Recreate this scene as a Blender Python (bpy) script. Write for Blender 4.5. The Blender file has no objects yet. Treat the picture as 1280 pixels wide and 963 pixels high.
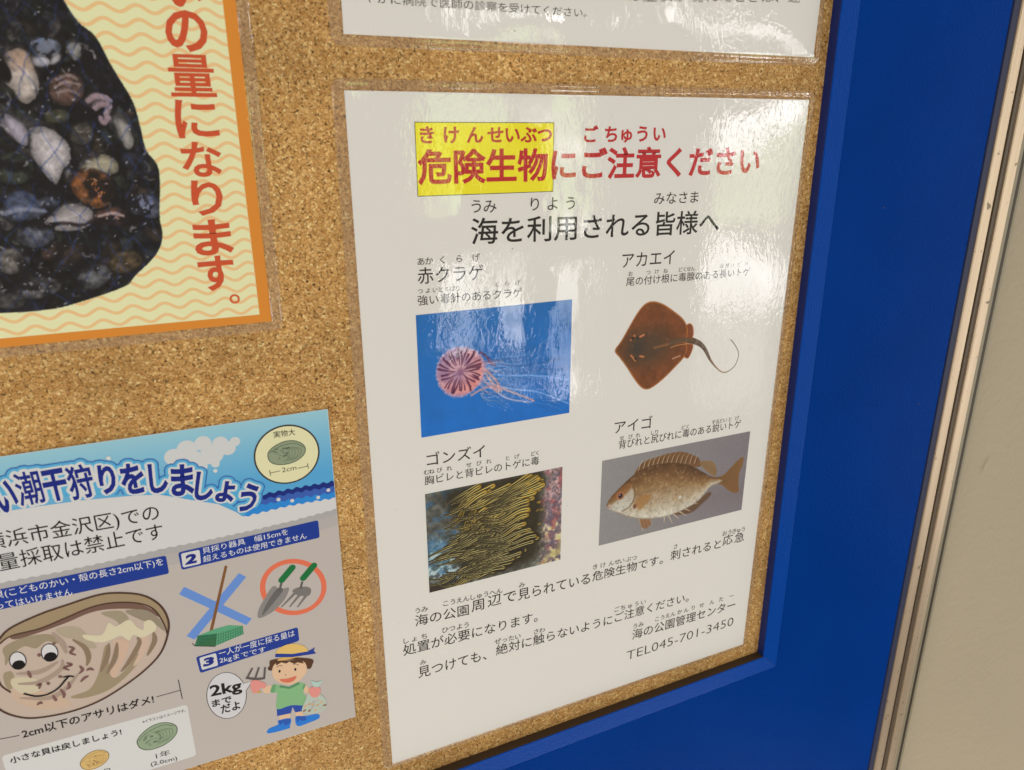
import bpy, math, random
import numpy as np
from mathutils import Matrix, Vector
from mathutils.geometry import tessellate_polygon

random.seed(7)
MM = 0.001
scene = bpy.context.scene
col = scene.collection

# ------------------------------------------------------------------ camera
# world: x along the board, y into the wall, z up; origin = top left corner of the danger notice
CAM = np.array([-56.78182563, -269.32066452, -14.22712784])          # mm
ROT = np.array([[0.913802866929017, -0.40615048333486825, -0.0024708863110469437],
                [-0.13436016749968938, -0.29654632794231794, -0.9455197622331234],
                [0.38329057618134893, 0.8643506581652957, -0.3255553316219153]])
U_, S_, V_ = np.linalg.svd(ROT); ROT = U_ @ V_
FOC = 912.2976
cd = bpy.data.cameras.new('camera')
cam = bpy.data.objects.new('camera', cd)
col.objects.link(cam)
m = Matrix.Identity(4)
for i in range(3):
    m[i][0] = ROT[0][i]; m[i][1] = -ROT[1][i]; m[i][2] = -ROT[2][i]; m[i][3] = CAM[i] * MM
cam.matrix_world = m
cd.sensor_width = 36
cd.lens = FOC / 1280 * 36
cd.clip_start = 0.01; cd.clip_end = 50
cd.dof.use_dof = True
cd.dof.focus_distance = 0.345
cd.dof.aperture_fstop = 20
scene.camera = cam

# ------------------------------------------------------------------ light
scene.view_settings.view_transform = 'Standard'
scene.view_settings.look = 'None'
scene.view_settings.exposure = 0.09
scene.view_settings.gamma = 1
scene.render.engine = 'CYCLES'
scene.cycles.use_denoising = True
scene.cycles.transparent_max_bounces = 12
scene.cycles.max_bounces = 6
ILL = (0.84, 0.76, 0.655)
w = bpy.data.worlds.new('World'); scene.world = w; w.use_nodes = True
bg = w.node_tree.nodes['Background']
bg.inputs['Color'].default_value = (0.83, 0.74, 0.63, 1)
bg.inputs['Strength'].default_value = 0.25


def on_board(u, v, h=0.0):
    """point of the photograph (1280x963) -> x, z in mm on the plane h mm in front of the cork"""
    d = ROT.T @ np.array([(u - 640) / FOC, (v - 481.5) / FOC, 1.0])
    k = (-h - CAM[1]) / d[1]
    p = CAM + d * k
    return (p[0], p[2])


def area(name, loc, target, sx, sy, radiance, color, nodes=None, normal=None):
    ld = bpy.data.lights.new(name, 'AREA'); ld.shape = 'RECTANGLE'
    ld.size = sx; ld.size_y = sy
    ld.energy = radiance * math.pi * sx * sy
    ld.color = color
    o = bpy.data.objects.new(name, ld); col.objects.link(o)
    o.location = loc
    d = (Vector(target) - Vector(loc)) if normal is None else Vector(normal)
    o.rotation_euler = d.to_track_quat('-Z', 'Y').to_euler()
    if nodes:
        ld.use_nodes = True
        nt = ld.node_tree; N = nt.nodes; L = nt.links
        em = N['Emission']
        geo = N.new('ShaderNodeNewGeometry')
        mp = N.new('ShaderNodeMapping'); mp.inputs['Scale'].default_value = (sx * nodes['scale'], sy * nodes['scale'] * .6, 1)
        mp.inputs['Location'].default_value = (nodes['seed'], nodes['seed'] * 1.7, 0)
        L.new(geo.outputs['Parametric'], mp.inputs['Vector'])
        nz = N.new('ShaderNodeTexNoise'); nz.inputs['Scale'].default_value = 1; nz.inputs['Detail'].default_value = 3
        L.new(mp.outputs[0], nz.inputs['Vector'])
        rp = N.new('ShaderNodeValToRGB'); e = rp.color_ramp.elements
        for k, (pos, c) in enumerate(nodes['ramp']):
            if k < 2: e[k].position = pos
            else: e.new(pos)
            e[k].color = (*c, 1)
        L.new(nz.outputs['Fac'], rp.inputs[0]); L.new(rp.outputs[0], em.inputs['Color'])
        em.inputs['Strength'].default_value = nodes['gain']
    return o


# window panes across the room, with leaves outside; seen mirrored in the laminate
def mirrored(u, v, Y=-2600.0):
    x, z = on_board(u, v)
    d = np.array([x, 0, z]) - CAM; d /= np.linalg.norm(d)
    k = -Y / d[1]
    return (x + d[0] * k, z + d[2] * k)


GREEN = (0.50, 0.60, 0.30); WHITE = (1.0, 1.0, 1.0)
WIN = 1.0
panes = [
    ((570, 12, 604, 52), [(.30, (.1, .1, .1)), (.37, (.6, .6, .6)), (.44, (1, 1, 1)), (.66, (1, 1, 1))], 2.2, 15),
    ((690, 12, 742, 58), [(.30, (.1, .1, .1)), (.37, (.6, .6, .6)), (.44, (1, 1, 1)), (.66, (1, 1, 1))], 3.3, 15),
    ((836, 12, 858, 54), [(.30, (.1, .1, .1)), (.37, (.6, .6, .6)), (.44, (1, 1, 1)), (.66, (1, 1, 1))], 4.9, 15),
    ((890, 44, 908, 70), [(.30, (.1, .1, .1)), (.37, (.6, .6, .6)), (.44, (1, 1, 1)), (.66, (1, 1, 1))], 5.5, 15),
    ((926, 34, 958, 72), [(.30, (.1, .1, .1)), (.37, (.6, .6, .6)), (.44, (1, 1, 1)), (.66, (1, 1, 1))], 6.1, 15),
    ((972, 40, 1014, 80), [(.30, (.1, .1, .1)), (.37, (.6, .6, .6)), (.44, (1, 1, 1)), (.66, (1, 1, 1))], 7.7, 15),
    ((412, 98, 433, 152), [(.3, (.2, .23, .12)), (.5, (.3, .34, .2)), (.6, (.34, .37, .22)), (.7, (.5, .5, .4))], 2.9, 14),
    # left, top, right, bottom (where the mirrored pane shows), ramp, seed, gain
    ((536, 100, 574, 270), [(.36, (.10, .115, .06)), (.45, (.17, .26, .08)), (.62, (.22, .31, .13)), (.72, (.6, .6, .6))], 3.1, 14),
    ((578, 100, 628, 205), [(.40, (.02, .025, .015)), (.50, (.15, .24, .07)), (.62, (.24, .27, .17)), (.72, (.6, .6, .6))], 4.1, 14),
    ((652, 100, 690, 150), [(.38, (.06, .07, .05)), (.45, (.3, .31, .26)), (.55, (.8, .8, .8)), (.66, (1, 1, 1))], 8.4, 14),
    ((692, 104, 722, 290), [(.36, (.09, .15, .05)), (.46, (.18, .27, .09)), (.60, (.28, .30, .2)), (.68, (.8, .8, .8))], 7.4, 14),
    ((890, 118, 958, 188), [(.30, (.30, .31, .28)), (.40, (.7, .7, .7)), (.53, (1., 1., 1.)), (.70, (1., 1., 1.))], 5.2, 15),
    ((888, 190, 1012, 292), [(.34, (.14, .155, .09)), (.48, (.19, .27, .10)), (.57, (.30, .32, .24)), (.66, (1., 1., 1.))], 5.9, 14),
    ((960, 116, 1012, 188), [(.34, (.20, .21, .15)), (.46, (.26, .27, .21)), (.53, (.4, .4, .36)), (.62, (1., 1., 1.))], 1.2, 16),
    ((558, 326, 598, 440), [(.34, (.15, .155, .15)), (.44, (.34, .35, .35)), (.55, (.44, .45, .46)), (.65, (.7, .7, .7))], 1.3, 13),
    ((628, 318, 652, 500), [(.40, (.03, .03, .03)), (.46, (.27, .28, .28)), (.60, (.32, .33, .33)), (.66, (.6, .6, .6))], 6.6, 15),
    ((692, 330, 722, 500), [(.36, (.06, .06, .06)), (.44, (.28, .29, .29)), (.60, (.34, .34, .35)), (.66, (.7, .7, .7))], 2.6, 15),
    ((898, 312, 948, 338), [(.30, (.3, .3, .3)), (.40, (.6, .6, .6)), (.53, (.9, .9, .9)), (.70, (1., 1., 1.))], 9.9, 13),
    ((884, 342, 1000, 392), [(.42, (.04, .04, .04)), (.48, (.4, .4, .4)), (.55, (.7, .7, .7)), (.62, (1., 1., 1.))], 9.2, 15),
    ((880, 402, 965, 505), [(.30, (.06, .06, .06)), (.45, (.12, .12, .12)), (.60, (.15, .15, .15)), (.70, (.2, .2, .2))], 4.4, 12),
]
for (l, t, r, b), ramp, seed, gain in panes:
    x0, z1 = mirrored(l, t); x1, _ = mirrored(r, t); _, z0 = mirrored((l + r) / 2, b)
    x0b, _ = mirrored(l, b); x1b, _ = mirrored(r, b)
    x0 = (x0 + x0b) / 2; x1 = (x1 + x1b) / 2
    area('window_light', ((x0 + x1) / 2 * MM, -2.6, (z0 + z1) / 2 * MM), None, (x1 - x0) * MM, (z1 - z0) * MM, 1.0, (1, 1, 1),
         nodes=dict(scale=5.0, seed=seed, ramp=ramp, gain=gain * WIN), normal=(0, 1, 0))
# daylight coming from the right and from the floor below the window
area('side_light', (2.4, -0.7, -0.3), (0.1, 0, -0.15), 1.2, 2.2, 2.3, (0.97, 0.90, 0.78))
area('floor_bounce_light', (0.3, -0.5, -1.9), (0.1, 0, -0.15), 2.2, .8, 3.9, (1, 0.90, 0.75))
area('left_fill_light', (-1.8, -1.3, -0.2), (0.1, 0, -0.15), 1.6, 2.0, 2.7, (1, 0.90, 0.76))  # added soft fill from the left, stands for no known lamp
area('top_fill_light', (-0.5, -1.6, 2.0), (0.0, 0, -0.1), 2.0, 1.0, 1.5, (1, 0.90, 0.76))  # fill lamp added overhead to raise the general light level



# ------------------------------------------------------------------ colour and materials
def lin(c):
    c = c / 255.0
    return c / 12.92 if c <= 0.04045 else ((c + 0.055) / 1.055) ** 2.4


def ink(r, g, b):
    """colour as it reads in the room -> base colour of the print"""
    return tuple(min(0.9, max(0.0, lin(v) / ILL[i])) for i, v in enumerate((r, g, b)))


def ink_np(a):
    a = np.clip(a, 0, 255) / 255.0
    l = np.where(a <= 0.04045, a / 12.92, ((a + 0.055) / 1.055) ** 2.4)
    return np.clip(l / np.array(ILL), 0, 0.9)


def new_mat(name):
    mt = bpy.data.materials.new(name); mt.use_nodes = True
    return mt, mt.node_tree.nodes, mt.node_tree.links, mt.node_tree.nodes['Principled BSDF']


def flat_mat(name, color, rough=0.55, spec=0.25, bump=0.0, bscale=400, metallic=0.0, coat=0.0, var=0.0, vscale=8):
    mt, N, L, b = new_mat(name)
    b.inputs['Base Color'].default_value = (*color, 1)
    b.inputs['Roughness'].default_value = rough
    b.inputs['Specular IOR Level'].default_value = spec
    b.inputs['Metallic'].default_value = metallic
    b.inputs['Coat Weight'].default_value = coat
    tc = N.new('ShaderNodeTexCoord')
    if bump:
        nz = N.new('ShaderNodeTexNoise'); nz.inputs['Scale'].default_value = bscale; nz.inputs['Detail'].default_value = 3
        bp = N.new('ShaderNodeBump'); bp.inputs['Strength'].default_value = bump; bp.inputs['Distance'].default_value = 0.001
        L.new(tc.outputs['Object'], nz.inputs['Vector'])
        L.new(nz.outputs['Fac'], bp.inputs['Height']); L.new(bp.outputs[0], b.inputs['Normal'])
    if var:
        n2 = N.new('ShaderNodeTexNoise'); n2.inputs['Scale'].default_value = vscale; n2.inputs['Detail'].default_value = 5
        mx = N.new('ShaderNodeMix'); mx.data_type = 'RGBA'
        mx.inputs[6].default_value = (*[c * (1 - var) for c in color], 1)
        mx.inputs[7].default_value = (*[min(1, c * (1 + var)) for c in color], 1)
        L.new(tc.outputs['Object'], n2.inputs['Vector'])
        L.new(n2.outputs['Fac'], mx.inputs[0]); L.new(mx.outputs[2], b.inputs['Base Color'])
    return mt


PAPER = ink(213, 204, 193)
M_paper = flat_mat('white_paper', PAPER, 0.6, 0.2)
M_print, N, L, b = new_mat('colour_print')
at = N.new('ShaderNodeAttribute'); at.attribute_name = 'ink'
L.new(at.outputs['Color'], b.inputs['Base Color'])
b.inputs['Roughness'].default_value = 0.55; b.inputs['Specular IOR Level'].default_value = 0.2
M_gloss, N, L, b = new_mat('coated_colour_print')
at = N.new('ShaderNodeAttribute'); at.attribute_name = 'ink'
tone = N.new('ShaderNodeVectorMath'); tone.operation = 'MULTIPLY'; tone.inputs[1].default_value = (.82, .82, .83)   # inks darkened to offset the stronger light on the unlaminated leaflet
L.new(at.outputs['Color'], tone.inputs[0]); L.new(tone.outputs[0], b.inputs['Base Color'])
b.inputs['Roughness'].default_value = 0.32; b.inputs['Specular IOR Level'].default_value = 0.35


def film_mat():
    mt = bpy.data.materials.new('laminate_film'); mt.use_nodes = True
    N = mt.node_tree.nodes; L = mt.node_tree.links
    N.remove(N['Principled BSDF'])
    out = N['Material Output']
    tr = N.new('ShaderNodeBsdfTransparent'); df = N.new('ShaderNodeBsdfDiffuse'); df.inputs[0].default_value = (.60, .44, .31, 1)
    gl = N.new('ShaderNodeBsdfGlossy'); gl.inputs['Roughness'].default_value = 0.012
    tc = N.new('ShaderNodeTexCoord')
    # orange-peel relief of the laminate: fine crinkle, stronger in patches
    mp = N.new('ShaderNodeMapping'); mp.inputs['Scale'].default_value = (1, 1, 0.55); mp.inputs['Rotation'].default_value = (0, 0.25, 0)
    L.new(tc.outputs['Object'], mp.inputs['Vector'])
    n1 = N.new('ShaderNodeTexNoise'); n1.inputs['Scale'].default_value = 620; n1.inputs['Detail'].default_value = 2.5; n1.inputs['Distortion'].default_value = .6
    n2 = N.new('ShaderNodeTexNoise'); n2.inputs['Scale'].default_value = 110; n2.inputs['Detail'].default_value = 1
    n3 = N.new('ShaderNodeTexNoise'); n3.inputs['Scale'].default_value = 30; n3.inputs['Detail'].default_value = 1
    for n in (n1, n2): L.new(mp.outputs[0], n.inputs['Vector'])
    L.new(tc.outputs['Object'], n3.inputs['Vector'])
    pr = N.new('ShaderNodeMapRange'); pr.inputs['From Min'].default_value = .35; pr.inputs['From Max'].default_value = .65
    pr.inputs['To Min'].default_value = .06; pr.inputs['To Max'].default_value = .6
    sx = N.new('ShaderNodeSeparateXYZ'); L.new(tc.outputs['Object'], sx.inputs[0])
    gx = N.new('ShaderNodeMapRange'); gx.inputs['From Min'].default_value = .13; gx.inputs['From Max'].default_value = .172; gx.inputs['To Min'].default_value = 0; gx.inputs['To Max'].default_value = .42
    L.new(sx.outputs['X'], gx.inputs['Value'])
    L.new(n3.outputs['Fac'], pr.inputs['Value'])
    mu = N.new('ShaderNodeMath'); mu.operation = 'MULTIPLY'; L.new(n1.outputs['Fac'], mu.inputs[0])
    ag = N.new('ShaderNodeMath'); ag.operation = 'ADD'; L.new(pr.outputs[0], ag.inputs[0]); L.new(gx.outputs[0], ag.inputs[1]); L.new(ag.outputs[0], mu.inputs[1])
    b1 = N.new('ShaderNodeBump'); b1.inputs['Strength'].default_value = 1; b1.inputs['Distance'].default_value = 0.00009
    b2 = N.new('ShaderNodeBump'); b2.inputs['Strength'].default_value = 1; b2.inputs['Distance'].default_value = 0.00008
    L.new(mu.outputs[0], b1.inputs['Height']); L.new(n2.outputs['Fac'], b2.inputs['Height']); L.new(b2.outputs[0], b1.inputs['Normal'])
    L.new(b1.outputs[0], gl.inputs['Normal'])
    lw = N.new('ShaderNodeLayerWeight'); lw.inputs['Blend'].default_value = .5; L.new(b1.outputs[0], lw.inputs['Normal'])
    pw = N.new('ShaderNodeMath'); pw.operation = 'POWER'; pw.inputs[1].default_value = 5; L.new(lw.outputs['Facing'], pw.inputs[0])
    fr = N.new('ShaderNodeMath'); fr.operation = 'MULTIPLY_ADD'; fr.inputs[1].default_value = .95; fr.inputs[2].default_value = .047; L.new(pw.outputs[0], fr.inputs[0])
    m1 = N.new('ShaderNodeMixShader'); m1.inputs[0].default_value = 0.0
    ha = N.new('ShaderNodeAttribute'); ha.attribute_name = 'haze'; L.new(ha.outputs['Fac'], m1.inputs[0])
    L.new(tr.outputs[0], m1.inputs[1]); L.new(df.outputs[0], m1.inputs[2])
    m2 = N.new('ShaderNodeMixShader'); L.new(fr.outputs[0], m2.inputs[0]); L.new(m1.outputs[0], m2.inputs[1]); L.new(gl.outputs[0], m2.inputs[2])
    L.new(m2.outputs[0], out.inputs['Surface'])
    return mt


M_film = film_mat()


def cork_mat():
    mt, N, L, b = new_mat('pressed_cork')
    tc = N.new('ShaderNodeTexCoord')
    nd = N.new('ShaderNodeTexNoise'); nd.inputs['Scale'].default_value = 420; nd.inputs['Detail'].default_value = 2
    L.new(tc.outputs['Object'], nd.inputs['Vector'])
    ad = N.new('ShaderNodeVectorMath'); ad.operation = 'MULTIPLY_ADD'
    ad.inputs[1].default_value = (.0016, .0016, .0016)
    L.new(nd.outputs['Color'], ad.inputs[0]); L.new(tc.outputs['Object'], ad.inputs[2])
    v1 = N.new('ShaderNodeTexVoronoi'); v1.inputs['Scale'].default_value = 780; v1.feature = 'F1'
    v2 = N.new('ShaderNodeTexVoronoi'); v2.inputs['Scale'].default_value = 780; v2.feature = 'DISTANCE_TO_EDGE'
    v3 = N.new('ShaderNodeTexVoronoi'); v3.inputs['Scale'].default_value = 1600; v3.feature = 'F1'
    for v in (v1, v2, v3): L.new(ad.outputs[0], v.inputs['Vector'])
    sep = N.new('ShaderNodeSeparateColor'); L.new(v1.outputs['Color'], sep.inputs[0])
    sp3 = N.new('ShaderNodeSeparateColor'); L.new(v3.outputs['Color'], sp3.inputs[0])
    rp = N.new('ShaderNodeValToRGB'); e = rp.color_ramp.elements
    e[0].position = 0.0; e[0].color = (*ink(150, 98, 46), 1)
    e[1].position = 1.0; e[1].color = (*ink(240, 198, 134), 1)
    for pos, c in ((.25, (172, 124, 66)), (.55, (188, 140, 80)), (.8, (208, 163, 103))):
        x = e.new(pos); x.color = (*ink(*c), 1)
    mixv = N.new('ShaderNodeMath'); mixv.operation = 'MULTIPLY_ADD'; mixv.inputs[1].default_value = .45
    hf = N.new('ShaderNodeMath'); hf.operation = 'MULTIPLY'; hf.inputs[1].default_value = .55
    L.new(sp3.outputs[0], hf.inputs[0]); L.new(sep.outputs[0], mixv.inputs[0]); L.new(hf.outputs[0], mixv.inputs[2])
    L.new(mixv.outputs[0], rp.inputs[0])
    # dark bark specks
    sk = N.new('ShaderNodeMath'); sk.operation = 'GREATER_THAN'; sk.inputs[1].default_value = .955
    L.new(sp3.outputs[1], sk.inputs[0])
    mk = N.new('ShaderNodeMix'); mk.data_type = 'RGBA'; mk.inputs[7].default_value = (*ink(74, 40, 12), 1)
    sks = N.new('ShaderNodeMath'); sks.operation = 'MULTIPLY'; sks.inputs[1].default_value = .7
    L.new(sk.outputs[0], sks.inputs[0]); L.new(sks.outputs[0], mk.inputs[0]); L.new(rp.outputs[0], mk.inputs[6])
    # crevices between granules
    ed = N.new('ShaderNodeMapRange'); ed.inputs['From Min'].default_value = 0.0; ed.inputs['From Max'].default_value = 0.085
    ed.inputs['To Min'].default_value = .62; ed.inputs['To Max'].default_value = 1
    L.new(v2.outputs['Distance'], ed.inputs['Value'])
    # irregular gaps
    ng = N.new('ShaderNodeTexNoise'); ng.inputs['Scale'].default_value = 800; ng.inputs['Detail'].default_value = 3
    L.new(tc.outputs['Object'], ng.inputs['Vector'])
    gp = N.new('ShaderNodeMapRange'); gp.inputs['From Min'].default_value = .33; gp.inputs['From Max'].default_value = .42
    gp.inputs['To Min'].default_value = .36; gp.inputs['To Max'].default_value = 1
    L.new(ng.outputs['Fac'], gp.inputs['Value'])
    # large soft blotches of age
    nb = N.new('ShaderNodeTexNoise'); nb.inputs['Scale'].default_value = 26; nb.inputs['Detail'].default_value = 4
    L.new(tc.outputs['Object'], nb.inputs['Vector'])
    bl = N.new('ShaderNodeMapRange'); bl.inputs['From Min'].default_value = .3; bl.inputs['From Max'].default_value = .7
    bl.inputs['To Min'].default_value = .80; bl.inputs['To Max'].default_value = 1.08
    L.new(nb.outputs['Fac'], bl.inputs['Value'])
    p1 = N.new('ShaderNodeMath'); p1.operation = 'MULTIPLY'; L.new(ed.outputs[0], p1.inputs[0]); L.new(gp.outputs[0], p1.inputs[1])
    p2 = N.new('ShaderNodeMath'); p2.operation = 'MULTIPLY'; L.new(p1.outputs[0], p2.inputs[0]); L.new(bl.outputs[0], p2.inputs[1])
    sc = N.new('ShaderNodeVectorMath'); sc.operation = 'SCALE'; L.new(mk.outputs[2], sc.inputs[0]); L.new(p2.outputs[0], sc.inputs['Scale'])
    L.new(sc.outputs[0], b.inputs['Base Color'])
    b.inputs['Roughness'].default_value = .75; b.inputs['Specular IOR Level'].default_value = .25
    hs = N.new('ShaderNodeMath'); hs.operation = 'ADD'; L.new(p1.outputs[0], hs.inputs[0]); L.new(sep.outputs[1], hs.inputs[1])
    bp = N.new('ShaderNodeBump'); bp.inputs['Strength'].default_value = .8; bp.inputs['Distance'].default_value = .00025
    L.new(hs.outputs[0], bp.inputs['Height']); L.new(bp.outputs[0], b.inputs['Normal'])
    return mt


M_cork = cork_mat()


# ------------------------------------------------------------------ object helpers
def empty(name, label, cat, loc=(0, 0, 0), rot=0.0):
    o = bpy.data.objects.new(name, None); col.objects.link(o)
    o.location = [c * MM for c in loc]; o.rotation_euler = (0, rot, 0)
    o.empty_display_size = .02
    o['label'] = label; o['category'] = cat
    return o


def link(name, me, mat, parent=None, label=None):
    o = bpy.data.objects.new(name, me); col.objects.link(o)
    if mat is not None and not me.materials: me.materials.append(mat)
    if parent is not None:
        o.parent = parent
        loc = parent.location / MM
        # all geometry is written in board coordinates; move it into the parent's frame
        if parent.type == 'EMPTY':
            me.transform(Matrix.Translation(-parent.location))
    if label: o['label'] = label
    return o


def mesh(name, verts, faces):
    me = bpy.data.meshes.new(name)
    me.from_pydata([tuple(c * MM for c in v) for v in verts], [], faces)
    me.update()
    return me


def box_mesh(name, x0, x1, y0, y1, z0, z1, bevel=0.0):
    import bmesh
    bm = bmesh.new()
    bmesh.ops.create_cube(bm, size=1)
    for v in bm.verts:
        v.co = Vector(((x0 if v.co.x < 0 else x1), (y0 if v.co.y < 0 else y1), (z0 if v.co.z < 0 else z1))) * MM
    if bevel:
        bmesh.ops.bevel(bm, geom=bm.edges[:], offset=bevel * MM, segments=2, affect='EDGES', profile=.5)
    me = bpy.data.meshes.new(name); bm.to_mesh(me); bm.free()
    return me


# ---- vector print: coloured shapes stacked a few micrometres apart on the sheet
class Shapes:
    """flat coloured shapes on a sheet; points come as (x, z) mm on the board"""
    def __init__(s, h0, step=0.006):
        s.v = []; s.f = []; s.c = []; s.h = h0; s.step = step

    def poly(s, pts, color, alt=None):
        n0 = len(s.v)
        s.h += s.step
        tri = tessellate_polygon([[Vector((p[0], p[1], 0)) for p in pts]])
        for p in pts:
            s.v.append((p[0], -s.h, p[1])); s.c.append(color)
        for t in tri:
            a, b_, c_ = [pts[i] for i in t]
            cr = (b_[0] - a[0]) * (c_[1] - a[1]) - (b_[1] - a[1]) * (c_[0] - a[0])
            t = t if cr > 0 else (t[0], t[2], t[1])
            s.f.append(tuple(n0 + i for i in t))

    def stroke(s, pts, width, color, smooth=True, taper=None, closed=False, bump=True):
        if smooth: pts = curve(pts, closed=closed)
        elif closed: pts = pts + [pts[0]]
        n0 = len(s.v)
        s.h += s.step if bump is True else (0 if bump is None else .0012)
        P_ = np.array(pts, float); n = len(P_)
        T_ = np.gradient(P_, axis=0); T_ /= (np.linalg.norm(T_, axis=1)[:, None] + 1e-9)
        if closed: T_[0] = T_[-1] = (T_[0] + T_[-1]) / (np.linalg.norm(T_[0] + T_[-1]) + 1e-9)
        Nn = np.stack([-T_[:, 1], T_[:, 0]], 1)
        for i in range(n):
            wd = width / 2
            if taper: wd *= taper(i / (n - 1))
            for sg in (1, -1):
                q = P_[i] + sg * Nn[i] * wd
                s.v.append((q[0], -s.h, q[1])); s.c.append(color)
        for i in range(n - 1):
            a = n0 + 2 * i
            s.f.append((a, a + 1, a + 3, a + 2))

    def dot(s, c, r, color, ry=None, rot=0, n=22, bump=True):
        ry = ry or r
        ca, sa = math.cos(rot), math.sin(rot)
        pts = []
        for k in range(n):
            t = 2 * math.pi * k / n
            x, y = r * math.cos(t), ry * math.sin(t)
            pts.append((c[0] + x * ca - y * sa, c[1] + x * sa + y * ca))
        if not bump: s.h -= s.step - .0012
        s.poly(pts, color)

    def build(s, name, parent, mat=None, label=None):
        me = mesh(name, s.v, s.f)
        ca = me.color_attributes.new('ink', 'FLOAT_COLOR', 'POINT')
        arr = np.ones((len(s.v), 4), np.float32); arr[:, :3] = np.array(s.c, np.float32)
        ca.data.foreach_set('color', arr.ravel())
        return link(name, me, mat or M_print, parent, label)


def curve(pts, closed=False, k=6):
    P_ = [np.array(p, float) for p in pts]; n = len(P_); out = []
    rng = range(n if closed else n - 1)
    for i in rng:
        if closed: p0, p1, p2, p3 = P_[(i - 1) % n], P_[i], P_[(i + 1) % n], P_[(i + 2) % n]
        else: p0, p1, p2, p3 = P_[max(i - 1, 0)], P_[i], P_[i + 1], P_[min(i + 2, n - 1)]
        for j in range(k):
            t = j / k
            out.append(tuple(.5 * ((2 * p1) + (-p0 + p2) * t + (2 * p0 - 5 * p1 + 4 * p2 - p3) * t * t + (-p0 + 3 * p1 - 3 * p2 + p3) * t ** 3)))
    out.append(tuple(P_[0] if closed else P_[-1]))
    if closed: out.pop()
    return out


class Crop:
    """reads points measured on an enlarged crop of the photograph"""
    def __init__(s, x, y, k): s.x, s.y, s.k = x, y, k
    def px(s, u, v): return (s.x + u / s.k, s.y + v / s.k)
    def __call__(s, u, v, h=0.0): return on_board(s.x + u / s.k, s.y + v / s.k, h)
    def many(s, pts): return [s(*p) for p in pts]


K4 = 1280 / 240
cA = Crop(500, 140, K4); cB = Crop(720, 140, K4); cC = Crop(500, 310, K4); cD = Crop(740, 300, K4)
cE = Crop(520, 540, K4); cF = Crop(740, 500, K4); cG = Crop(490, 700, K4); cH = Crop(710, 650, K4)
cT = Crop(420, 0, 4.0)
L1 = Crop(0, 500, 4.0125); L2 = Crop(210, 500, 4.0125); L3 = Crop(0, 720, 3.9625); L4 = Crop(220, 720, 3.9625)
cO = Crop(0, 0, 2.1886)

_font_cache = {}


def outline_edges(f):
    cnt = {}
    for q in f:
        for i in range(len(q)):
            a_, b_ = q[i], q[(i + 1) % len(q)]
            k = (min(a_, b_), max(a_, b_)); cnt.setdefault(k, []).append((a_, b_))
    return [e[0] for e in cnt.values() if len(e) == 1]


def swell(v, f, d):
    """move the outline of filled letters outwards by d (negative: thinner)"""
    # faces may be wound either way: find the outward side from the face on each outline edge
    own = {}
    for q in f:
        c_ = v[list(q)].mean(0)
        for i in range(len(q)):
            a_, b_ = q[i], q[(i + 1) % len(q)]
            own.setdefault((min(a_, b_), max(a_, b_)), []).append(c_)
    nrm = np.zeros_like(v); cnt = {}
    for (a_, b_), cs in own.items():
        if len(cs) != 1: continue
        e = v[b_] - v[a_]; L_ = np.hypot(*e)
        if L_ < 1e-7: continue
        n_ = np.array([e[1], -e[0]]) / L_
        if n_ @ (cs[0] - v[a_]) > 0: n_ = -n_
        for q in (a_, b_): cnt.setdefault(q, []).append(n_)
    out = v.copy()
    for q, ns in cnt.items():
        m_ = np.sum(ns, 0); L_ = np.hypot(*m_)
        if L_ < 1e-6: continue
        m_ /= L_; k = 1 / max(.55, float(m_ @ ns[0]))
        out[q] = v[q] + m_ * d * k
    return out


def glyphs(body, bold=0.0):
    key = (body, round(bold, 4))
    if key in _font_cache: return _font_cache[key]
    cu = bpy.data.curves.new('lettering', 'FONT'); cu.body = body; cu.resolution_u = 3; cu.size = 1
    o = bpy.data.objects.new('lettering', cu); col.objects.link(o)
    dg = bpy.context.evaluated_depsgraph_get(); dg.update()
    me = o.evaluated_get(dg).to_mesh()
    v = np.array([(p.co.x, p.co.y) for p in me.vertices]); f = [tuple(p.vertices) for p in me.polygons]
    bpy.data.objects.remove(o); bpy.data.curves.remove(cu)
    if bold: v = swell(v, f, bold)
    _font_cache[key] = (v, f)
    return v, f


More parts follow.
